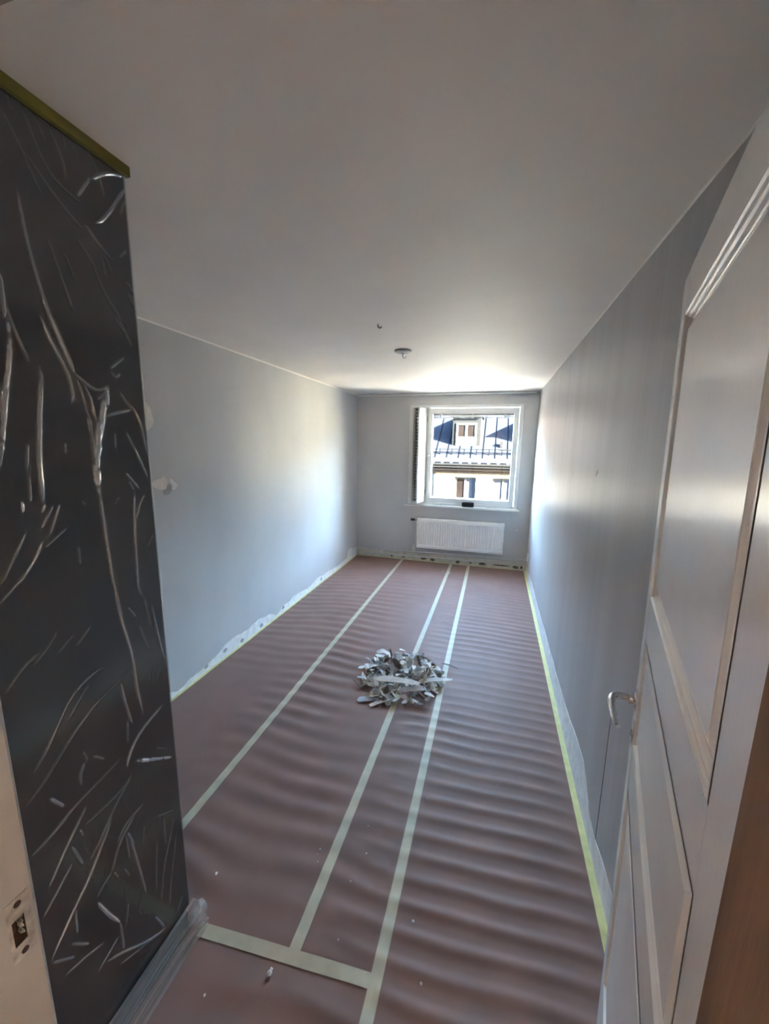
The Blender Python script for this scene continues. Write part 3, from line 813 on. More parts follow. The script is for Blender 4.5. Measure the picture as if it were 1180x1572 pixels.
# things on the window board
spk = empty('speaker', (-0.352, YB - .018, WZ0 + .002))
tag(spk, 'small black portable speaker lying on the window board', 'speaker')
MB().box(-.086, .086, -.026, .026, 0, .072).build('housing', MAT['black'], spk, bevel=0.009, seg=3, smooth=True)
MB().box(-.07, .07, -.0275, -.0255, .014, .058).build('grille', mat('speaker_cloth', (0.035, 0.035, 0.037), 0.9, var=0.3, vscale=200), spk, bevel=0.001)
def sheet(name, x, y, z, w, l, rot, label):
    pts = []
    c, s = math.cos(rot), math.sin(rot)
    n = 5
    vs, fs = [], []
    for i in range(n + 1):
        for j in range(2):
            a = (i / n - .5) * l
            b = (j - .5) * w
            vs.append((c * a - s * b, s * a + c * b, .0012 + .006 * (i / n) ** 2))
    for i in range(n):
        fs.append((i * 2, i * 2 + 1, i * 2 + 3, i * 2 + 2))
    m = len(vs)
    vs += [(a, b, cc - .0008) for a, b, cc in vs[:m]]
    fs += [tuple(q + m for q in reversed(f)) for f in fs]
    o = MB().add(vs, fs).build(name, MAT['paperwhite'])
    o.location = (x, y, z)
    tag(o, label, 'paper', 'papers on the window board')
sheet('paper_note', -.175, YB - .022, WZ0 + .002, .05, .12, .18, 'larger white paper scrap right beside the black speaker on window board')
sheet('paper_note', -.04, YB - .020, WZ0 + .002, .04, .10, -.12, 'smaller white paper scrap near right end of window board')

# curtain rail below the ceiling
rail = empty('curtain_rail', (0, YB - .05, H - .03))
tag(rail, 'slim white curtain rail along ceiling above the window', 'rail')
MB().box(XL + .03, XR - .045, -.022, .022, 0.0, .016).build('track', MAT['radiator'], rail, bevel=0.003)
for x in (XL + .2, -.8, XR - .25):
    MB().box(x - .015, x + .015, -.015, .015, .016, .030).build('bracket', MAT['radiator'], rail)

# ================================================================== RADIATOR AND PIPES
RX0, RX1, RZ0, RZ1 = -1.075, 0.172, 0.235, 0.685
RY0, RY1 = YB - .095, YB - .040
rad = empty('radiator', ((RX0 + RX1) / 2, YB - .06, RZ0))
tag(rad, 'white ribbed panel radiator on wall below the window', 'radiator')
def rpart(name, mb, m, **k):
    o = mb.build(name, m, rad, **k)
    o.matrix_parent_inverse = Matrix.Translation(-Vector(rad.location))
    return o
rp = []
ribs = 34
pitch = (RX1 - RX0 - .03) / ribs
prof = [(RX0, RY0 + .012)]
for k in range(ribs):
    x = RX0 + .015 + k * pitch
    prof += [(x + pitch * .12, RY0 + .013), (x + pitch * .30, RY0 + .001), (x + pitch * .70, RY0 + .001), (x + pitch * .88, RY0 + .013)]
prof += [(RX1, RY0 + .012)]
body = MB()
vs, fs = [], []
zl = [(RZ0 + .012, .013), (RZ0 + .035, .013), (RZ0 + .06, 0), (RZ1 - .06, 0), (RZ1 - .035, .013), (RZ1 - .005, .013)]
for (z, fl) in zl:
    for (x, y) in prof:
        yy = y if fl == 0 else max(y, RY0 + .012) if y > RY0 + .005 else RY0 + .010
        vs.append((x, yy, z))
n = len(prof)
for i in range(len(zl) - 1):
    for k in range(n - 1):
        a = i * n + k
        fs.append((a, a + 1, a + 1 + n, a + n))
body.add(vs, fs)
body.box(RX0, RX1, RY0 + .02, RY1, RZ0 + .01, RZ1 - .008)
rpart('panel', body, MAT['radiator'])
rpart('top_cover', MB().box(RX0 - .006, RX1 + .006, RY0 - .004, RY1 + .006, RZ1 - .055, RZ1), MAT['radiator'], bevel=0.006, seg=2)
rpart('bottom_channel', MB().box(RX0 - .003, RX1 + .003, RY0 - .003, RY1 + .002, RZ0, RZ0 + .05), MAT['radiator'], bevel=0.005, seg=2)
for s in (RX0 - .004, RX1 - .006):
    rpart('side_cover', MB().box(s, s + .010, RY0 + .004, RY1 + .004, RZ0 + .01, RZ1 - .01), MAT['radiator'], bevel=0.002)
for x in (RX0 + .2, RX1 - .2):
    rpart('wall_bracket', MB().box(x - .015, x + .015, RY1, YB, RZ0 + .06, RZ1 - .08), MAT['radiator'])
yv = RY0 + .035
rpart('valve', MB().tube([(RX0 - .004, yv, .655), (RX0 - .045, yv, .655)], .011, 12), MAT['chrome'], smooth=True)
rpart('thermostat_head', MB().lathe([(0.012, 0), (0.019, -.012), (0.020, -.055), (0.015, -.064)], (RX0 - .045, yv, .655), 'x', 16), MAT['black'], smooth=True)
rpart('lower_valve', MB().tube([(RX0 - .004, yv, .262), (RX0 - .07, yv, .262)], .013, 12), MAT['chrome'], smooth=True)
rpart('riser_pipe', MB().tube([(RX0 - .028, yv, .65), (RX0 - .028, yv, .40), (RX0 - .028, yv, .19), (RX0 - .028, yv + .01, .150)], .0085, 10), MAT['pipe'], smooth=True)
rpart('return_pipe', MB().tube([(RX0 - .062, yv, .262), (RX0 - .062, yv, .15), (RX0 - .062, yv + .01, .085)], .0085, 10), MAT['pipe'], smooth=True)

def heating_pipe(z0, z1, label):
    o = empty('heating_pipe', (XL, YB - .035, z0))
    tag(o, label, 'pipe', 'heating pipes along the window wall')
    MB().tube([(0.003, 0, 0), ((XR - XL) / 2, 0, (z1 - z0) / 2), (XR - XL - .003, 0, z1 - z0)], .010, 10).build('pipe', MAT['pipe'], o, smooth=True)
    for t in (.13, .32, .88):
        x = (XR - XL) * t
        z = (z1 - z0) * t
        MB().box(x - .006, x + .006, -.012, .035, z - .012, z + .012).build('pipe_clip', MAT['pipe'], o, bevel=0.002)
heating_pipe(.132, .168, 'upper of two painted heating pipes running along wall below radiator')
heating_pipe(.062, .092, 'lower of two painted heating pipes running along wall below radiator')

# electrical socket on the right wall beside the far corner
sk = empty('wall_socket', (XR, YB - .17, .25))
tag(sk, 'white socket on right wall beside the far corner', 'socket')
MB().box(-.012, 0, -.042, .042, -.058, .058).build('plate', MAT['radiator'], sk, bevel=0.004, seg=2)
for z in (-.028, .028):
    MB().lathe([(0.019, 0), (0.019, -.003), (0.015, -.003), (0.015, -.001)], (-.012, 0, z), 'x', 16).build('outlet', MAT['winwhite'], sk)

# ================================================================== MARKS ON THE WALLS
def wall_poly(name, poly, x0, x1, m, parent):
    return MB().prism(poly, lambda a, b, dd: (dd, a, b), x0, x1).build(name, m, parent)

def ragged(pts, n, amp, seed):
    out = []
    P = sorted(pts)
    ys = np.linspace(P[0][0], P[-1][0], n)
    zs = np.interp(ys, [q[0] for q in P], [q[1] for q in P])
    zs = zs + amp * noise2(ys, ys * 0 + seed, seed, 3, 9.0)
    return [(float(a), float(max(b, .02))) for a, b in zip(ys, zs)]

lb = ragged([(0.95, .05)] + LEFT_BARE + [(YB - .002, .14)], 150, .022, 3)
for k in range(0, len(lb) - 1, 30):        # torn plaster above the floor, in lengths
    seg = lb[k:k + 31]
    o = wall_poly('bare_plaster', [(seg[0][0], -.005)] + seg + [(seg[-1][0], -.005)], XL - .001, XL + .0025, MAT['plaster'], wall_left)
rb = ragged([(0.55, .13)] + RIGHT_BARE + [(YB - .002, .10)], 150, .012, 5)
for k in range(0, len(rb) - 1, 30):
    seg = rb[k:k + 31]
    wall_poly('bare_plaster', [(seg[0][0], -.005)] + seg + [(seg[-1][0], -.005)], XR + .001, XR - .0025, MAT['plaster'], wall_right)
for q in (2.30, 2.52, 2.75, 3.05, 3.45, 4.4):
    z = .035 + .03 * random.random()
    pl = [(q + random.uniform(.02, .035) * math.cos(t), z + random.uniform(.012, .024) * math.sin(t)) for t in np.linspace(0, 2 * math.pi, 9)[:-1]]
    wall_poly('dowel_hole', pl, XL - .001, XL + .0034, MAT['scuff'], wall_left)

def smooth_poly(p, it=2):
    for _ in range(it):
        q = []
        for i in range(len(p)):
            a, b = p[i], p[(i + 1) % len(p)]
            q.append((a[0] * .75 + b[0] * .25, a[1] * .75 + b[1] * .25))
            q.append((a[0] * .25 + b[0] * .75, a[1] * .25 + b[1] * .75))
        p = q
    return p
P1 = PATCH1 + [(1.87, 1.85), (1.83, 1.93), (1.88, 2.02)]
wall_poly('filler_patch', smooth_poly(P1), XL - .001, XL + .003, MAT['filler'], wall_left)
wall_poly('filler_patch', smooth_poly(PATCH2C, 1), XL - .001, XL + .0016, MAT['scuff'], wall_left)
wall_poly('filler_patch', smooth_poly(PATCH2A, 1), XL - .001, XL + .003, MAT['filler2'], wall_left)
wall_poly('filler_patch', smooth_poly(PATCH2B, 1), XL - .001, XL + .0025, MAT['plaster'], wall_left)

# seam on the right wall by the door handle, small dents
MB().box(XR - .0012, XR + .001, 1.603, 1.6065, .10, .815).build('seam', MAT['spot'], wall_right)
for (yy, z) in ((2.245, 1.655), (2.27, 1.64), (2.9, 1.60)):
    pl = [(yy + .011 * math.cos(t), z + .016 * math.sin(t) * random.uniform(.6, 1)) for t in np.linspace(0, 2 * math.pi, 8)[:-1]]
    wall_poly('dent', pl, XR + .001, XR - .001, MAT['scuff'], wall_right)
# chips on the window wall right of the radiator
for (x, z, r) in ((.352, .59, .018), (.31, .64, .010)):
    pl = [(x + r * .6 * math.cos(t), z + r * random.uniform(.6, 1.1) * math.sin(t)) for t in np.linspace(0, 2 * math.pi, 9)[:-1]]
    MB().prism(pl, lambda a, b, dd: (a, dd, b), YB + .001, YB - .002).build('dent', MAT['plaster'], wall_back)
# bare strip behind the pipes with plugged holes
bb = [(x, .112 + .012 * float(noise2(x, 0, 4, 3, 6.0)) + .010 * (x - XL) / 2.6) for x in np.linspace(XL + .002, XR - .002, 40)]
MB().prism([(XL + .002, -.005)] + bb + [(XR - .002, -.005)], lambda a, b, dd: (a, dd, b), YB + .001, YB - .003).build('bare_plaster', MAT['beige'], wall_back)
for (x, z, rx, rz_) in ((-1.49, .062, .03, .03), (-.98, .060, .045, .038), (-.84, .050, .035, .030), (-.46, .052, .030, .026), (-.27, .058, .02, .014), (-.10, .058, .048, .034), (.17, .062, .13, .012), (.37, .052, .042, .026), (.45, .058, .018, .026), (-1.30, .058, .012, .026)):
    rx, rz_, z = rx * 1.15, min(rz_, .026), z - .014
    pl = [(x + rx * random.uniform(.75, 1) * math.cos(t), z + rz_ * random.uniform(.75, 1) * math.sin(t)) for t in np.linspace(0, 2 * math.pi, 11)[:-1]]
    MB().prism(pl, lambda a, b, dd: (a, dd, b), YB + .001, YB - .0045).build('plugged_hole', MAT['spot'], wall_back)

# ceiling: lamp rosette with hook, and a stray screw hook
ro = empty('ceiling_rosette', (-.748, 3.12, H))
tag(ro, 'round ceiling rosette with a lamp hook in the ceiling middle', 'ceiling fitting')
MB().lathe([(.066, 0), (.066, -.010), (.060, -.014), (.012, -.016)], (0, 0, 0), 'z', 32).build('cover', mat('rosette_grey_plastic', (.42, .41, .40), .5, var=.05), ro, smooth=True)
hk = [(0, 0, -.012), (0, 0, -.045)] + [(.012 - .012 * math.cos(t), 0, -.045 - .012 * math.sin(t)) for t in np.linspace(.3, 3.6, 9)]
MB().tube(hk, .003, 8).build('hook', MAT['steel'], ro, smooth=True)
sh = empty('screw_hook', (-.743, 2.426, H))
tag(sh, 'tiny dark screw hook in the ceiling before the rosette', 'hook')
MB().tube([(0, 0, 0), (0, 0, -.012), (.006, .004, -.02), (.016, .008, -.018), (.02, .01, -.010)], .0035, 8).build('hook', MAT['dark'], sh, smooth=True)

# ================================================================== WARDROBE AND ITS PLASTIC SHEET
wr = empty('wardrobe', (XC - .5, (YD + YC) / 2, 0))
tag(wr, 'tall charcoal built-in wardrobe, ceiling high, wrapped in clear plastic', 'wardrobe')
def dpart(name, mb, m, **k):
    o = mb.build(name, m, wr, **k)
    o.matrix_parent_inverse = Matrix.Translation(-Vector(wr.location))
    return o
dpart('side_panel', MB().box(XC - .02, XC, YD, YC, .085, H), MAT['ward'])
dpart('carcass', MB().box(XL + .005, XC - .02, YD, YC - .02, .085, H), MAT['ward'])
dpart('plinth', MB().box(XL + .005, XC + .012, YD, YC - .02, 0.004, .085), MAT['ward'])
for k in range(2):
    x0 = XL + .008 + k * (XC - XL - .02) / 2
    x1 = XL + .004 + (k + 1) * (XC - XL - .02) / 2
    dn = dpart('door', MB().box(x0, x1, YC - .02, YC, .09, H - .004), MAT['ward'])

# clear plastic film over the side panel: creases are real ridges in the sheet
NY, NZ = 400, 1400
fy = np.linspace(YD + .004, YC + .004, NY)
fz = np.linspace(.075, H - .018, NZ)
FY, FZ = np.meshgrid(fy, fz, indexing='ij')
hgt = np.zeros_like(FY)
fold = np.zeros_like(FY)
for (amp, pts) in CREASES:
    P = np.array(pts)
    # resample with a smooth curve
    t = np.concatenate([[0], np.cumsum(np.hypot(*np.diff(P, axis=0).T))])
    tt = np.linspace(0, t[-1], max(8, int(t[-1] / .02)))
    py = np.interp(tt, t, P[:, 0])
    pz = np.interp(tt, t, P[:, 1])
    if len(tt) > 6:
        ker = np.array([1, 2, 3, 2, 1]) / 9.0
        py[2:-2] = np.convolve(py, ker, 'valid')
        pz[2:-2] = np.convolve(pz, ker, 'valid')
    wid = .0016 + .0008 * amp + (.0022 if amp > 4 else 0)
    mg = wid * 4
    y0, y1, z0, z1 = py.min() - mg, py.max() + mg, pz.min() - mg, pz.max() + mg
    iy = np.where((fy >= y0) & (fy <= y1))[0]
    iz = np.where((fz >= z0) & (fz <= z1))[0]
    if len(iy) == 0 or len(iz) == 0:
        continue
    sl = np.ix_(iy, iz)
    gy, gz = FY[sl], FZ[sl]
    best = np.full(gy.shape, 1e9)
    tb = np.zeros_like(best)
    for i in range(len(tt) - 1):
        ay, az, by, bz = py[i], pz[i], py[i + 1], pz[i + 1]
        L2 = (by - ay) ** 2 + (bz - az) ** 2 + 1e-12
        k = np.clip(((gy - ay) * (by - ay) + (gz - az) * (bz - az)) / L2, 0, 1)
        d2 = (gy - ay - k * (by - ay)) ** 2 + (gz - az - k * (bz - az)) ** 2
        s_ = d2 < best
        best = np.where(s_, d2, best)
        tb = np.where(s_, (i + k) / (len(tt) - 1), tb)
    dist = np.sqrt(best)
    env = np.clip(np.minimum(tb, 1 - tb) * 6 + .12, 0, 1)
    ridge = (.0016 + .0013 * amp) * env * np.exp(-(dist / (wid * (.55 + .45 * env))) ** 2)
    if amp > 3:      # the big folds are themselves crumpled
        ridge = ridge * np.clip(.62 + .75 * noise2(gy * 1.2, gz * .8, 13, 2, 75.0), .2, 1.25)
    fold[sl] = np.maximum(fold[sl], np.clip(ridge / .0016, 0, 1) ** 2 * min(1.0, .25 + .17 * amp))
    hgt[sl] = np.maximum(hgt[sl], ridge) + .25 * np.minimum(hgt[sl], ridge)
# soft billows and the fine crumple of thin film
hgt += .0010 * (1 + noise2(FY * 2.2, FZ, 2, 2, 2.0))
cr = np.abs(noise2(FY * 1.0 + .15 * FZ, FZ * .35 - .4 * FY, 9, 3, 26.0))
hgt += .0007 * np.clip(.16 - cr, 0, 1) / .16 * np.clip(noise2(FY, FZ, 5, 2, 5.0) + .2, 0, 1)
X = XC + .002 + hgt
film = empty('plastic_sheet', (XC + .003, (YD + YC) / 2, 0))
tag(film, 'clear creased plastic sheet hanging over the dark wardrobe side', 'plastic sheet')
def fpart(o):
    o.parent = film
    o.matrix_parent_inverse = Matrix.Translation(-Vector(film.location))
    return o
film_o = fpart(grid_obj('film', X, FY, FZ, MAT['film']))
fa = film_o.data.attributes.new('fold', 'FLOAT', 'POINT')
fa.data.foreach_set('value', fold.astype(np.float32).ravel())
# bunched film round the plinth: pleats running along the foot, a knot of film at the corner
ny, nt = 220, 60
gy = np.linspace(YD + .01, YC + .012, ny)
gt = np.linspace(0, 1, nt)
GY, GT = np.meshgrid(gy, gt, indexing='ij')
pl_ = .006 * np.sin(GT * 21 + 2.2 * noise2(GY, GT, 3, 2, 4.0) + 1.0) + .004 * np.sin(GT * 43 + 4 * noise2(GY, GT * .5, 6, 2, 5.0))
near = np.clip((GY - (YC - .10)) / .10, 0, 1)
GX = XC + .006 + .058 * GT ** 0.8 + pl_ * (.4 + .6 * np.sin(GT * math.pi)) + .004
GZ = .100 * (1 - GT) ** 1.15 + .003 + np.abs(pl_) * .5 * np.sin(GT * math.pi)
GX = GX + .018 * near ** 2 * np.sin(GT * math.pi) + .004 * near * noise2(GY, GT, 8, 2, 40.0)
fpart(grid_obj('gathered_hem', GX, GY, GZ, MAT['film2']))
# knot at the corner
nu, nv = 40, 26
U, V = np.meshgrid(np.linspace(0, 2 * math.pi, nu), np.linspace(.02, math.pi * .98, nv), indexing='ij')
rr = 1 + .28 * noise2(np.cos(U) * 2 + 3, np.sin(U) * 2 + V, 4, 3, 1.6)
fpart(grid_obj('corner_gather', XC + .036 + .026 * rr * np.sin(V) * np.cos(U), YC + .004 + .030 * rr * np.sin(V) * np.sin(U), .052 + .05 * rr * np.cos(V), MAT['film2']))
ed = MB().tube([(XC + .0015, YC + .001, z) for z in np.linspace(.10, H - .03, 60)], [.0016 + .0008 * float(noise2(q, 0, 3, 2, 3.0)) for q in np.linspace(0, 6, 60)], 8)
fpart(ed.build('film_edge', MAT['film2'], smooth=True))
ot = MB()
ot.box(XC - .001, XC + .012, YD + .003, YC + .012, H - .026, H - .0015)
o = ot.build('masking_tape', MAT['tape_o'])
tag(o, 'olive yellow masking tape along the ceiling edge of the wrapped wardrobe', 'tape')

# ================================================================== FLOOR COVERING
TX = [-1.312, -0.575, -0.288]            # tape lines running into the room
XT_Y = 0.94                              # cross joint

def floor_h(x, y):
    x = np.asarray(x, float)
    y = np.asarray(y, float)
    w = .05 * noise2(x * 1.1, y * .5, 1, 2, 1.4)
    # tight transverse ripples on the right-hand lengths, looser ones on the left
    right = 1 / (1 + np.exp(-(x + .42) * 14))
    ph = 2 * math.pi * ((y + w + .03 * x) / (.092 + .008 * noise2(x * .3, y * .25, 7, 1, 1.0)))
    rip = np.sin(ph + .9 * noise2(x, y, 2, 2, 2.2))
    rip = 2.0 * (.5 + .5 * rip) ** 1.7 - .75
    env_r = np.clip(.55 + .75 * noise2(x * .6, y * .8, 3, 2, 1.6), .12, 1.2)
    hr = .0036 * rip * env_r
    ph2 = 2 * math.pi * ((y + 1.6 * w - .06 * x) / .125)
    rip2 = np.sin(ph2 + 1.6 * noise2(x, y, 5, 2, 1.7))
    env_l = np.clip(.22 + 1.1 * noise2(x, y * .7, 6, 2, 1.5), 0, 1.1)
    hl = .0046 * rip2 * env_l
    h = hr * right + hl * (1 - right)
    h = h + .0022 * noise2(x, y, 8, 3, 3.0) + .0045
    for tx in TX:                         # the tape holds the paper down a little
        h = h * (1 - .55 * np.exp(-((x - tx) / .05) ** 2))
    for ex in (XL, XR):
        h = h * np.clip(np.abs(x - ex) / .06, .15, 1)
    h = h * np.clip(np.abs(y - YB) / .08, .15, 1)
    h = h * (1 - .6 * np.exp(-((y - XT_Y - .06 * (x + .6)) / .05) ** 2) * (x < -.28))
    return np.maximum(h, .0006)

def paper_sheet(x0, x1, y0, y1, lift, label):
    n = max(8, int((x1 - x0) / .022))
    m = int((y1 - y0) / .0085)
    xs = np.linspace(x0, x1, n)
    ys = np.linspace(y0, y1, m)
    Xg, Yg = np.meshgrid(xs, ys, indexing='ij')
    o = grid_obj('paper_sheet', Xg, Yg, floor_h(Xg, Yg) + lift, MAT['paper'])
    tag(o, label, 'paper sheet', 'brown paper lengths covering the floor')
paper_sheet(XL + .004, TX[0] + .02, YC + .01, YB - .004, 0, 'brown floor paper length along the left wall')
paper_sheet(TX[0] + .001, TX[1] + .02, XT_Y - .02, YB - .004, .0008, 'wide brown floor paper length under the heap of scraps')
paper_sheet(TX[1] + .001, TX[2] + .02, XT_Y - .02, YB - .004, .0016, 'narrow brown floor paper strip between the two close tape lines')
paper_sheet(TX[2] + .001, XR - .004, -.6, YB - .004, .0024, 'rippled brown floor paper length along the right wall')
paper_sheet(XC + .02, TX[2] + .03, -.6, XT_Y + .03, .0030, 'brown floor paper piece in the doorway below the cross tape')

def tape_run(p0, p1, w, label, m, lift=.0045, group='tape lines on the floor paper', jit=.003):
    p0, p1 = Vector(p0), Vector(p1)
    L = (p1 - p0).length
    d = (p1 - p0) / L
    nrm = Vector((-d.y, d.x))
    n = max(6, int(L / .0085))
    k = 7
    t = np.linspace(0, L, n)
    s = np.linspace(-w / 2, w / 2, k)
    Tg, Sg = np.meshgrid(t, s, indexing='ij')
    off = jit * noise2(Tg, Tg * 0, 3, 2, .8)
    Xg = p0.x + d.x * Tg + nrm.x * (Sg + off)
    Yg = p0.y + d.y * Tg + nrm.y * (Sg + off)
    o = grid_obj('masking_tape', Xg, Yg, floor_h(Xg, Yg) + lift, m)
    tag(o, label, 'tape', group)
tape_run((-1.308, 1.0), (-1.306, YB - .02), .042, 'pale masking tape line on floor paper nearest the left wall', MAT['tape'])
tape_run((-.580, .955), (-.552, YB - .02), .042, 'pale masking tape line running under the heap of scraps', MAT['tape'])
tape_run((-.279, .3), (-.292, YB - .02), .042, 'pale masking tape line right of the heap, longest on the floor paper', MAT['tape'], lift=.0052)
tape_run((XC + .05, .920), (TX[2] - .004, .966), .042, 'pale masking tape laid across the floor paper near the doorway', MAT['tape'], lift=.0049)
tape_run((XL + .012, YC + .02), (XL + .012, YB - .01), .028, 'yellow masking tape along foot of the left wall', MAT['tape_y'], lift=.004, group='tape along the wall feet', jit=.002)
tape_run((XR - .016, .62), (XR - .016, YB - .01), .034, 'yellow masking tape along foot of the right wall', MAT['tape_y'], lift=.005, group='tape along the wall feet', jit=.002)
tape_run((XL + .02, YB - .018), (XR - .02, YB - .018), .030, 'yellow masking tape along foot of the window wall', MAT['tape_y'], lift=.004, group='tape along the wall feet', jit=.002)

# ================================================================== HEAP OF SCRAPS
def flake_mesh(L, W, bend, jag, m, seed, thick=.0016, twist=0.0):
    """a jagged, curled, thin flake"""
    r = random.Random(seed)
    n = 7
    vs, fs = [], []
    for i in range(n):
        t = i / (n - 1)
        taper = r.uniform(.35, .9) if i == 0 else r.uniform(.1, .6) if i == n - 1 else 1.0
        a = W / 2 * taper * r.uniform(1 - jag, 1)
        b = W / 2 * taper * r.uniform(1 - jag, 1)
        x = (t - .5) * L
        z = bend * (1 - (2 * t - 1) ** 2)
        tw = twist * (t - .5)
        for s in (-b, a):
            vs.append((x + r.uniform(-.1, .1) * W, s * math.cos(tw), z + s * math.sin(tw)))
    m0 = len(vs)
    vs += [(a, b, c - thick) for a, b, c in vs[:m0]]
    for i in range(n - 1):
        q = i * 2
        fs.append((q, q + 2, q + 3, q + 1))
        fs.append((q + m0, q + 1 + m0, q + 3 + m0, q + 2 + m0))
        fs.append((q, q + m0, q + 2 + m0, q + 2))
        fs.append((q + 1, q + 3, q + 3 + m0, q + 1 + m0))
    fs.append((0, 1, 1 + m0, m0))
    e = (n - 1) * 2
    fs.append((e, e + m0, e + 1 + m0, e + 1))
    me = MB().add(vs, fs).mesh('flake')
    me.materials.append(m)
    return me
def shard_mesh(L, W, bend, m, seed, thick=.0018):
    """an angular broken shard: jagged outline, slightly bent"""
    r = random.Random(seed)
    n = r.choice((5, 6, 6, 7))
    outl = []
    for k in range(n):
        a = 2 * math.pi * (k + r.uniform(-.28, .28)) / n
        q = r.uniform(.62, 1.0)
        outl.append((L / 2 * q * math.cos(a), W / 2 * q * math.sin(a)))
    vs = []
    for s in (0, -thick):
        for (x, y) in outl:
            vs.append((x, y, bend * (2 * x / L) ** 2 + .25 * bend * (2 * y / W) + s))
        vs.append((0, 0, s))
    fs = []
    for k in range(n):
        k2 = (k + 1) % n
        fs += [(n, k, k2), (2 * n + 1, n + 1 + k2, n + 1 + k), (k, n + 1 + k, n + 1 + k2, k2)]
    me = MB().add(vs, fs).mesh('shard')
    me.materials.append(m)
    return me
kinds = []
for k in range(32):
    mk = ['chip1', 'chip5', 'chip2', 'chip1', 'chip3', 'chip4', 'chip1', 'chip3', 'chip1', 'chip2'][k % 10]
    if k % 4 == 3:
        kinds.append(flake_mesh(random.uniform(.07, .15), random.uniform(.016, .03), random.uniform(-.01, .02), .6, MAT[mk], k, twist=random.uniform(-.6, .6)))
    else:
        kinds.append(shard_mesh(random.uniform(.035, .14), random.uniform(.028, .070), random.choice((-1, 1)) * random.uniform(.002, .016), MAT[mk], k))
PCX, PCY = -.585, 2.66
GLAB = {'chip1': 'white paint and filler flake in the heap on the floor paper', 'chip2': 'bluish grey paint flake in the heap on the floor paper', 'chip3': 'beige filler flake in the heap on the floor paper', 'chip4': 'x'}
rr_ = random.Random(5)
def mound(x, y):
    a = (x - PCX) / .33
    b = (y - PCY) / .33
    return .092 * max(0.0, 1 - (a * a + b * b)) ** .75
def put_flake(me, x, y, z, rx, ry, rz_, label, name='paint_flake', group='scraps in the heap on the floor'):
    o = bpy.data.objects.new(name, me)
    o.rotation_euler = (rx, ry, rz_)
    R_ = o.rotation_euler.to_matrix()
    lo = min((R_ @ v.co).z for v in me.vertices)
    gr = float(floor_h(x, y)) + .006
    o.location = (x, y, max(z, gr - lo))
    COL.objects.link(o)
    tag(o, label, 'scrap', group)
    return o
for k in range(285):
    rad_ = math.sqrt(rr_.random()) * (1.0 if k > 40 else 1.12)
    an = rr_.uniform(0, 2 * math.pi)
    x = PCX + .31 * rad_ * math.cos(an)
    y = PCY + .33 * rad_ * math.sin(an)
    hm = mound(x, y)
    z = hm * (rr_.random() ** .9)
    me = kinds[rr_.randrange(len(kinds))]
    tl = .22 + .42 * min(1, hm / .06)
    mn = me.materials[0].name
    colr = 'bluish grey' if 'grey' in mn else 'beige' if 'beige' in mn else 'tan' if 'tan' in mn else 'dark brown' if 'brown' in mn else 'white'
    shp = 'long narrow sliver' if me.name.startswith('flake') else 'broad broken shard'
    if rad_ < .45:
        plc = 'on top of the heap' if z > .035 else 'buried in the middle of the heap'
    else:
        s_ = int(((an + math.pi / 4) % (2 * math.pi)) / (math.pi / 2))
        plc = ('at the right edge of the heap', 'at the back edge of the heap', 'at the left edge of the heap', 'at the front edge of the heap')[s_]
    lab = colr + ' ' + shp + ' ' + plc
    put_flake(me, x, y, z, rr_.gauss(0, tl), rr_.gauss(0, tl), rr_.uniform(0, 6.28), lab)
# individual, recognisable scraps
put_flake(flake_mesh(.34, .060, .012, .35, MAT['chip1'], 201), -.60, 2.50, .085, .25, -.02, .10, 'longest white scrap lying across the front of the heap')
put_flake(flake_mesh(.26, .045, .015, .4, MAT['chip1'], 202), -.335, 2.64, .045, .2, -.05, .35, 'long white scrap pointing right out of the heap')
put_flake(flake_mesh(.20, .050, .010, .4, MAT['chip2'], 203), -.47, 2.47, .06, .4, .1, .5, 'broad grey scrap at front right of the heap')
put_flake(flake_mesh(.15, .018, .008, .3, MAT['chip4'], 204), -.255, 2.90, .03, .1, -.1, -.45, 'dark brown curled sliver at right end of the heap', 'dark_sliver')
put_flake(flake_mesh(.16, .010, .004, .3, MAT['chip4'], 205), -.885, 2.47, .0, .1, 0, -.75, 'dark thin stick at left end of the heap', 'dark_stick')
put_flake(flake_mesh(.14, .060, .004, .3, MAT['chip2'], 206), -.77, 2.335, .0, .05, 0, .45, 'flat grey scrap lying in front of the heap at its left')
put_flake(flake_mesh(.10, .035, .004, .2, MAT['chip1'], 207), -.69, 2.315, .0, .05, 0, .75, 'small white scrap frontmost before the heap')
put_flake(flake_mesh(.11, .055, .02, .5, MAT['chip1'], 208), -.80, 2.86, .07, .2, .1, .2, 'pointed white scrap standing at the left back of the heap')
# crumbs scattered over the paper
cm = []
for k in range(3):
    b_ = bmesh.new()
    bmesh.ops.create_icosphere(b_, subdivisions=1, radius=.006)
    for v in b_.verts:
        v.co *= random.uniform(.6, 1.15)
        v.co.z *= .7
    me = bpy.data.meshes.new('crumb')
    b_.to_mesh(me)
    b_.free()
    me.materials.append(MAT['chip1'])
    cm.append(me)
CRUMB_LABELS = [
    'white crumb on floor paper nearest the wardrobe, left of the tape lines',
    'largest white crumb just below the cross tape near the doorway',
    'smaller crumb touching the largest one just below the cross tape',
    'tiny crumb in the doorway corner beside the plastic hem',
    'crumb just right of the longest tape line, midway to the heap',
    'crumb right of the longest tape line, level with the wardrobe foot',
    'crumb right of the longest tape line, nearest the doorway',
    'topmost of three crumbs left of the middle tape line',
    'middle of three crumbs left of the middle tape line',
    'lowest of three crumbs left of the middle tape line',
    'upper of two crumbs side by side between the close tape lines',
    'crumb between the close tape lines, closest to the heap',
    'crumb at the centre between the close tape lines',
    'crumb between the close tape lines, just above the cross tape',
    'crumb out on the rippled right paper length, nearest the heap',
    'smaller of two pale crumbs by the window wall',
    'larger of two pale crumbs by the window wall',
    'crumb touching the cross tape at its right end']
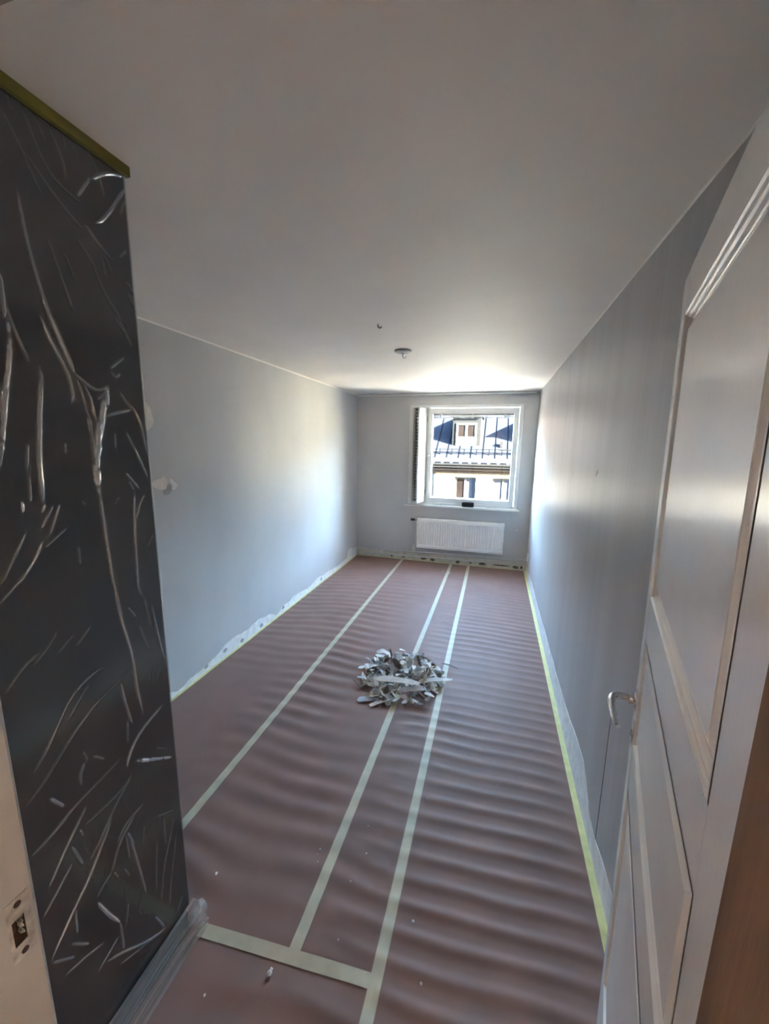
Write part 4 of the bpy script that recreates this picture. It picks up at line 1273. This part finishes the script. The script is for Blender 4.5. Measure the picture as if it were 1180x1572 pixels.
for k, (x, y, sc) in enumerate(CRUMBS):
    o = bpy.data.objects.new('plaster_crumb', cm[k % 3])
    o.scale = (sc, sc, sc)
    o.location = (x, y, float(floor_h(x, y)) + .0048 * sc + .003)
    COL.objects.link(o)
    tag(o, CRUMB_LABELS[k], 'crumb', 'plaster crumbs on the floor paper')

# ================================================================== OUTSIDE
ow = MB()
oa, ob = YB + TB, YB + TB + .06
ow.box(-16, WX0 - .08, oa, ob, -14, 6).box(WX1 + .12, 16, oa, ob, -14, 6)
ow.box(WX0 - .08, WX1 + .12, oa, ob, -14, WZ0 - .03).box(WX0 - .08, WX1 + .12, oa, ob, WZ1 + .10, 6)
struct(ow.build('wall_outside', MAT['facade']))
st = MB().box(-60, 60, YB + 2, 80, -14.2, -14).build('street', MAT['street'])
struct(st)
bld = empty('apartment_building', (0, 20, -14))
tag(bld, 'cream apartment building with grey metal roof across the street', 'building')
IB = Matrix.Translation(-Vector((0, 20, -14)))
def part(name, mb, m, parent=None, **k):
    o = mb.build(name, m, parent or bld, **k)
    o.matrix_parent_inverse = IB if parent is None else Matrix.Identity(4)
    return o
BX0, BX1 = -4.1, 9.9
EZ, SL = 0.9, 0.70
WINS = [-1.42, 0.42, 4.4]
ww, wh0, wh1 = 1.06, -1.35, 0.16
# facade wall with window openings cut in the upper storey
fc = MB()
xs_ = [BX0]
for x in WINS:
    xs_ += [x - ww / 2, x + ww / 2]
xs_.append(BX1)
fc.box(BX0, BX1, 20.0, 20.4, -7.4, wh0)
fc.box(BX0, BX0 + .4, 20.4, 27, -7.4, .4)
fc.box(BX0, BX1, 20.0, 20.4, wh1, .40)
for k in range(0, len(xs_), 2):
    fc.box(xs_[k], xs_[k + 1], 20.0, 20.4, wh0, wh1)
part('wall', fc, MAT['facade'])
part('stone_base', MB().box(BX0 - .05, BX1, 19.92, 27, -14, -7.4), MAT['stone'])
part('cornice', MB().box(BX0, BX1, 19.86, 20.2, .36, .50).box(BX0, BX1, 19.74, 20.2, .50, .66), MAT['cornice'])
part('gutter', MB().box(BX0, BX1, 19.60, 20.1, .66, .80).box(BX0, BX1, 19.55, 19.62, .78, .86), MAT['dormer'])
RT = 7.0
rf = MB().add([(BX0, 19.7, EZ - .21), (BX1, 19.7, EZ - .21), (BX1, 20 + RT, EZ + SL * RT), (BX0, 20 + RT, EZ + SL * RT),
               (BX0, 19.7, EZ - .30), (BX1, 19.7, EZ - .30), (BX1, 20 + RT, -.2), (BX0, 20 + RT, -.2)],
              [(0, 1, 2, 3), (4, 7, 6, 5), (0, 4, 5, 1), (1, 5, 6, 2), (2, 6, 7, 3), (3, 7, 4, 0)])
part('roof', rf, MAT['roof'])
sn = math.hypot(1, SL)
seam_me = MB().box(-.018, .018, 0, 1, 0, .035).mesh('standing_seam')
# seam mesh follows the slope
for v in seam_me.vertices:
    yy = v.co.y * (RT - .35)
    v.co.y = yy
    v.co.z = v.co.z + SL * yy
seam_me.materials.append(MAT['roofseam'])
for k in range(-6, 17):
    x = -.04 + k * .60
    if x < BX0 + .1: continue
    o = link(bpy.data.objects.new('standing_seam', seam_me), bld)
    o.matrix_parent_inverse = IB
    o.location = (x, 20.30, EZ + SL * .30 - .003)
# snow guard and eaves upstand: posts, rails
for k in range(-5, 17):
    x = -.35 + k * .62
    part('snow_guard_post', MB().box(x - .018, x + .018, 20.52, 20.56, EZ + .30, EZ + .66), MAT['roofseam'])
for dz in (.50, .64):
    part('snow_guard_rail', MB().box(BX0, BX1, 20.51, 20.55, EZ + dz - .012, EZ + dz + .012), MAT['roofseam'])
for k in range(-8, 22):
    x = -.1 + k * .45
    part('eaves_bracket', MB().box(x - .15, x + .15, 19.66, 19.72, EZ - .07, EZ + .02), MAT['roofseam'])
# dormers
def dormer(xc):
    x0, x1, yf, z0, z1 = xc - .72, xc + .72, 21.2, 1.66, 3.22
    dm = MB()
    dm.box(x0, x1, yf, 24.2, z0 - .3, z1)
    d_ = part('dormer', dm, MAT['dormer'])
    def sub(name, mb, m):
        o = mb.build(name, m, d_)
        o.matrix_parent_inverse = Matrix.Identity(4)
        return o
    sub('dormer_roof', MB().box(x0 - .10, x1 + .10, yf - .14, 24.3, z1, z1 + .08), MAT['dormer'])
    wx0, wx1, wz0, wz1 = xc - .53, xc + .53, 1.72, 2.90
    fr = MB()
    fr.box(wx0, wx1, yf - .05, yf, wz0, wz0 + .12).box(wx0, wx1, yf - .05, yf, wz1 - .10, wz1)
    fr.box(wx0, wx0 + .10, yf - .05, yf, wz0 + .12, wz1 - .10).box(wx1 - .10, wx1, yf - .05, yf, wz0 + .12, wz1 - .10)
    fr.box(xc - .06, xc + .06, yf - .05, yf, wz0 + .12, wz1 - .10)
    sub('window_frame', fr, MAT['extwhite'])
    for (a, b) in ((wx0 + .10, xc - .06), (xc + .06, wx1 - .10)):
        sub('pane', MB().box(a, b, yf - .02, yf - .012, wz0 + .12, wz1 - .10), MAT['extglass'])
        sub('cafe_curtain', MB().box(a + .01, b - .01, yf - .034, yf - .026, wz0 + .12, wz0 + .48), MAT['extwhite'])
for k in range(0, 3):
    dormer(-1.57 + 3.84 * k)
# roof hatch step and vent box
part('roof_vent', MB().box(.16, .28, 21.05, 21.25, 1.45, 1.95), MAT['dormer'])
part('roof_step', MB().box(.20, .95, 20.85, 21.15, 1.42, 1.56), MAT['dormer'])
# facade windows
for j, x in enumerate(WINS):
    fr = MB()
    a0, a1 = x - ww / 2, x + ww / 2
    fr.box(a0, a1, 20.10, 20.16, wh0, wh0 + .08).box(a0, a1, 20.10, 20.16, wh1 - .08, wh1)
    for q in (a0, x - .05, a1 - .09):
        fr.box(q, q + .09, 20.10, 20.16, wh0 + .08, wh1 - .08)
    w_ = part('window', fr, MAT['extwhite'])
    for i, (b0, b1) in enumerate(((a0 + .09, x - .05), (x + .04, a1 - .09))):
        o = MB().box(b0, b1, 20.13, 20.14, wh0 + .08, wh1 - .08).build('pane', MAT['extglass'] if (i == 0 and j != 1) else MAT['curtain'], w_)
part('downpipe', MB().tube([(-3.0, 19.93, .36), (-3.0, 19.93, -4), (-3.0, 19.93, -7.3)], .06, 8), MAT['cornice'])

# pale house added out of view to bounce sunlight onto the left wall
nb = empty('bounce_building', (15, 19.6, -14))
tag(nb, 'white rendered building standing right of the cream one across the street', 'building')
def npart(name, mb, m):
    o = mb.build(name, m, nb)
    o.matrix_parent_inverse = Matrix.Translation(-Vector(nb.location))
    return o
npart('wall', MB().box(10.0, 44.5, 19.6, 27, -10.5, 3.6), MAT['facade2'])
npart('stone_base', MB().box(10.0, 44.5, 19.55, 27, -14, -10.5), MAT['stone'])
npart('roof', MB().add([(9.95, 19.3, 3.6), (44.6, 19.3, 3.6), (44.6, 23.3, 6.6), (9.95, 23.3, 6.6), (9.95, 27, 3.6), (44.6, 27, 3.6)], [(0, 1, 2, 3), (3, 2, 5, 4), (0, 3, 4), (1, 5, 2), (0, 4, 5, 1)]), MAT['roof'])
for zc in (.6, -2.6, -5.8, -9.0):
    for k in range(10):
        x = 12.0 + k * 3.2
        npart('window', MB().box(x - .5, x + .5, 19.55, 19.62, zc - .7, zc + .7), MAT['extglass'])

# dark brick house added out of view on the left to block horizon sky
bk = empty('sky_blocker_building', (-20, 25, -14))
tag(bk, 'unseen dark brick building added left of the cream one to block horizon sky', 'building')
def kpart(name, mb, m):
    o = mb.build(name, m, bk)
    o.matrix_parent_inverse = Matrix.Translation(-Vector(bk.location))
    return o
kpart('wall', MB().box(-46, -4.6, 25, 33, -14, 5.0), MAT['brick'])
kpart('roof', MB().add([(-46.2, 24.7, 5), (-4.4, 24.7, 5), (-4.4, 29, 8), (-46.2, 29, 8), (-46.2, 33.2, 5), (-4.4, 33.2, 5)], [(0, 1, 2, 3), (3, 2, 5, 4), (0, 3, 4), (1, 5, 2), (0, 4, 5, 1)]), MAT['roof'])
for zc in (3.2, 0, -3.2, -6.4, -9.6):
    for k in range(10):
        x = -6.5 - k * 3.1
        kpart('window', MB().box(x - .5, x + .5, 24.95, 25.02, zc - .75, zc + .75), MAT['extglass'])
